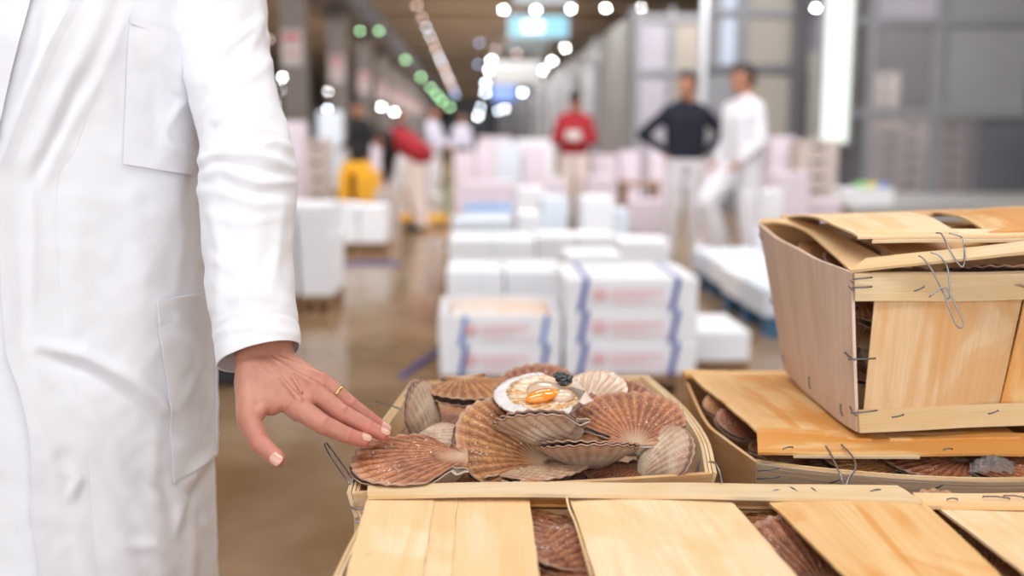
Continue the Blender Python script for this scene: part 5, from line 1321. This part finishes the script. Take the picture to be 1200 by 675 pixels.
# ------------------------------------------------------------------ people in the hall
def figure(loc, yaw, h, J, top, trou, hairm, label, skinm=None, cap=None, apron=None, head_face=(0,-1,0), bulk=1.0, sleeves=None):
    s = h/1.78; R = Matrix.Rotation(yaw, 3, 'Z'); L = Vector(loc)
    D = dict(pel=(0,0,.95), ch=(0,0,1.32), nk=(0,.01,1.50), hd=(0,-.02,1.675), sl=(-.185,0,1.42), sr=(.185,0,1.42), el=(-.25,.03,1.13), er=(.25,.03,1.13), wl=(-.25,-.08,.88), wr=(.25,-.08,.88),
             hl=(-.095,0,.93), hr=(.095,0,.93), kl=(-.105,-.02,.50), kr=(.105,-.02,.50), al=(-.12,.03,.09), ar=(.12,.03,.09), fl=(-.15,-.14,.04), fr=(.15,-.14,.04)); D.update(J)
    D = {k: L + R @ (Vector(v)*s) for k, v in D.items()}
    r = empty('person', (loc[0], loc[1], 0), label, 'person'); V = []; Fc = []
    def add(res):
        o = len(V); V.extend(res[0]); Fc.extend([[i+o for i in f] for f in res[1]])
    side = (D['sr']-D['sl']).normalized()
    bm = bmesh.new()
    hull(bm, [(D['pel']+side*.08, .095*s), (D['pel']-side*.08, .095*s), (D['ch']+side*.09, .10*s), (D['ch']-side*.09, .10*s)]); hull(bm, [(D['ch']+side*.09, .10*s), (D['ch']-side*.09, .10*s), (D['sl'], .055*s), (D['sr'], .055*s), (D['nk'], .055*s)])
    hull(bm, [(D['nk'], .055*s), (D['nk'].lerp(D['hd'], .6), .052*s)])
    for a in 'lr':
        chain(bm, [(D['s'+a], .052*s), (D['e'+a], .038*s), (D['w'+a], .026*s)], 8); chain(bm, [(D['h'+a], .088*s), (D['k'+a], .058*s), (D['a'+a], .040*s)], 8); chain(bm, [(D['a'+a], .04*s), (D['f'+a], .03*s)], 8)
    add(remeshed(bm, .014, 3))
    for a in 'lr':     # hands with five fingers
        bm = bmesh.new(); w_ = D['w'+a]; d = (w_-D['e'+a]).normalized(); n_ = d.cross(side); n_ = n_.normalized() if n_.length > .1 else Vector((0,-1,0)); sd = d.cross(n_).normalized()
        hull(bm, [(w_, .024*s), (w_+d*.085*s+sd*.026*s, .012*s), (w_+d*.088*s-sd*.026*s, .012*s)], 7)
        for q in range(4):
            b0 = w_+d*.085*s+sd*(.027-.018*q)*s; ln = (.065,.075,.072,.055)[q]*s; chain(bm, [(b0, .010*s), (b0+d*ln*.55+n_*.006, .009*s), (b0+d*ln*.95+n_*.02, .0075*s)], 6)
        chain(bm, [(w_+d*.03*s+sd*.022*s, .013*s), (w_+d*.065*s+sd*.050*s, .0105*s), (w_+d*.09*s+sd*.056*s, .009*s)], 6); add(remeshed(bm, .006, 2))
    hf = R @ Vector(head_face); bm, hat = head_mesh(D['hd'], hf, s*1.1); add(remeshed(bm, .007, 3))
    mk('body', V, Fc, skinm or SKIN2, r)
    wr = lambda v, n: mnoise.noise(v*9)*.008+mnoise.noise(Vector((v.x*22, v.y*22, v.z*14)))*.005
    bm = bmesh.new()
    hull(bm, [(D['pel']+side*.09+Vector((0,0,.03)), .105*s*bulk), (D['pel']-side*.09+Vector((0,0,.03)), .105*s*bulk), (D['ch']+side*.09, .115*s*bulk), (D['ch']-side*.09, .115*s*bulk)]); hull(bm, [(D['ch']+side*.10, .11*s), (D['ch']-side*.10, .11*s), (D['sl'], .068*s), (D['sr'], .068*s), (D['nk'], .066*s)])
    b2 = bmesh.new() if sleeves else bm
    for a in 'lr': chain(b2, [(D['s'+a], .068*s*bulk), (D['e'+a], .056*s*bulk), (D['w'+a].lerp(D['e'+a], .06), .042*s)], 8)
    if sleeves: mk('sleeves', *remeshed(b2, .012, 3, wr), sleeves, r)
    mk('jacket', *remeshed(bm, .012, 3, wr), top, r)
    bm = bmesh.new(); hull(bm, [(D['hl'], .108*s), (D['hr'], .108*s), (D['pel']+side*.05, .10*s), (D['pel']-side*.05, .10*s)])
    for a in 'lr': chain(bm, [(D['h'+a], .105*s*bulk), (D['k'+a], .082*s*bulk), (D['a'+a]+Vector((0,0,.03)), .068*s*bulk)], 8)
    mk('trousers', *remeshed(bm, .012, 3, wr), trou, r)
    for a in 'lr':
        bm = bmesh.new(); hull(bm, [(D['a'+a]-Vector((0,0,.03)), .052*s), (D['f'+a], .038*s), (D['a'+a]+Vector((0,0,.03)), .050*s)]); mk('boot', *remeshed(bm, .010, 3), BOOT if cap is None else BLK, r)
    bm = bmesh.new(); hull(bm, [(hat(0,-.032,.050), .090*s), (hat(0,.020,.082), .070*s)]); hull(bm, [(hat(0,-.05,-.015), .074*s), (hat(0,-.04,.03), .084*s)]); mk('hair', *remeshed(bm, .007, 2), hairm, r)
    if cap:
        bm = bmesh.new(); hull(bm, [(hat(0,-.02,.055), .084*s), (hat(0,.015,.06), .082*s)]); hull(bm, [(hat(0,.10,.045), .03*s), (hat(.03,.07,.045), .025*s), (hat(-.03,.07,.045), .025*s)]); mk('cap', *remeshed(bm, .007, 2), cap, r)
    return r, D
NAVY = cloth('navy_wool', (.006,.007,.020), sheen=0); REDC = cloth('red_fleece', (.30,.010,.018), sheen=0); WHC = cloth('white_work_jacket', (.74,.73,.78)); GREYT = cloth('light_grey_trousers', (.66,.63,.66)); CREAMT = cloth('cream_trousers', (.74,.64,.60)); DARKC = cloth('black_cloth', (.012,.012,.015), sheen=0); HAIRD = mat('dark_hair', (.018,.012,.010), .6); LILC = cloth('lilac_white_coat', (.55,.53,.64))
Yn = 9.9
figure((px_x(803,Yn), Yn, 0), .10, 1.79, dict(el=(-.42,.06,1.20), wl=(-.20,-.02,1.03), er=(.42,.06,1.20), wr=(.20,-.02,1.03), al=(-.14,.03,.09), ar=(.14,.03,.09), fl=(-.18,-.13,.04), fr=(.18,-.13,.04)), NAVY, GREYT, HAIRD, 'person in a navy jumper and pale trousers, hands on hips', head_face=(-.65,-.75,-.05))
Yw_ = 9.0
figure((px_x(870,Yw_), Yw_, 0), -1.25, 1.80, dict(el=(-.25,.02,1.14), wl=(-.19,-.14,.97), er=(.25,.02,1.13), wr=(.19,-.14,.97), kl=(-.10,-.28,.60), al=(-.12,-.12,.14), fl=(-.13,-.27,.13), kr=(.10,.03,.50), ar=(.11,.08,.09)), WHC, WHC, HAIRD, 'person in a white jacket and trousers seen from the side, one knee bent', bulk=1.22, head_face=(0,-1,-.15))
Yr = 13.6
r_, D_ = figure((px_x(673,Yr), Yr, 0), -.15, 1.76, dict(el=(-.27,-.06,1.14), wl=(-.10,-.30,1.16), er=(.27,-.04,1.14), wr=(.08,-.30,1.14)), REDC, CREAMT, HAIRD, 'person in a red jacket and dark cap reading papers', cap=DARKC, head_face=(-.1,-1,-.35))
b = MB(); b.box(D_['wl'].lerp(D_['wr'], .5)+Vector((0,-.13,.07)), (.20, .01, .13), M=Matrix.Rotation(-.5, 3, 'X')); tag(b.build('paper_sheet', SIGN_W), 'white papers held by the person in red', 'papers')
Yb = 12.75
figure((px_x(489,Yb), Yb, 0), 1.15-math.pi/2-1.15, 1.76, dict(pel=(.06,.05,.95), ch=(-.10,-.22,1.17), nk=(-.16,-.36,1.20), hd=(-.20,-.48,1.17), sl=(-.27,-.27,1.17), sr=(.06,-.34,1.17), el=(-.28,-.38,.90), wl=(-.26,-.40,.64), er=(.02,-.40,.90), wr=(-.06,-.42,.66)), REDC, CREAMT, HAIRD, 'person in a red top and cream trousers bending over the cardboard boxes', head_face=(-.2,-.7,-.7), cap=DARKC, bulk=1.28, sleeves=DARKC)
figure((px_x(507,19), 19, 0), 1.1, 1.72, dict(el=(-.22,-.1,1.15), wl=(-.15,-.32,1.05), er=(.22,-.1,1.15), wr=(.15,-.3,1.05)), LILC, GREYT, HAIRD, 'person in a pale lilac coat facing right behind the bending person')
figure((px_x(541,26), 26, 0), .3, 1.72, {}, LILC, DARKC, HAIRD, 'far person in a pale coat left of the tall lilac boxes')
figure((px_x(421,17.5), 17.5, 0), -.5, 1.74, dict(wl=(-.2,-.3,1.0)), DARKC, DARKC, HAIRD, 'dark clad person behind the yellow pallet truck')
figure((px_x(470,24), 24, 0), .9, 1.74, {}, DARKC, GREYT, HAIRD, 'far person in black between the pillars')
# ------------------------------------------------------------------ camera, world, view
cd = bpy.data.cameras.new('camera'); cam = bpy.data.objects.new('camera', cd); COL.objects.link(cam)
cd.sensor_width = 36; cd.lens = 36*F/1200; cd.clip_start = .05; cd.clip_end = 400
cam.matrix_world = Matrix.Translation(CAM) @ Matrix((RT, UP, -FW)).transposed().to_4x4()
cd.dof.use_dof = True; cd.dof.focus_distance = 1.15; cd.dof.aperture_fstop = 2.1
S.camera = cam
S.view_settings.view_transform = 'Standard'; S.view_settings.look = 'None'; S.view_settings.exposure = 0.05; S.view_settings.gamma = 1.0
S.view_settings.use_curve_mapping = False
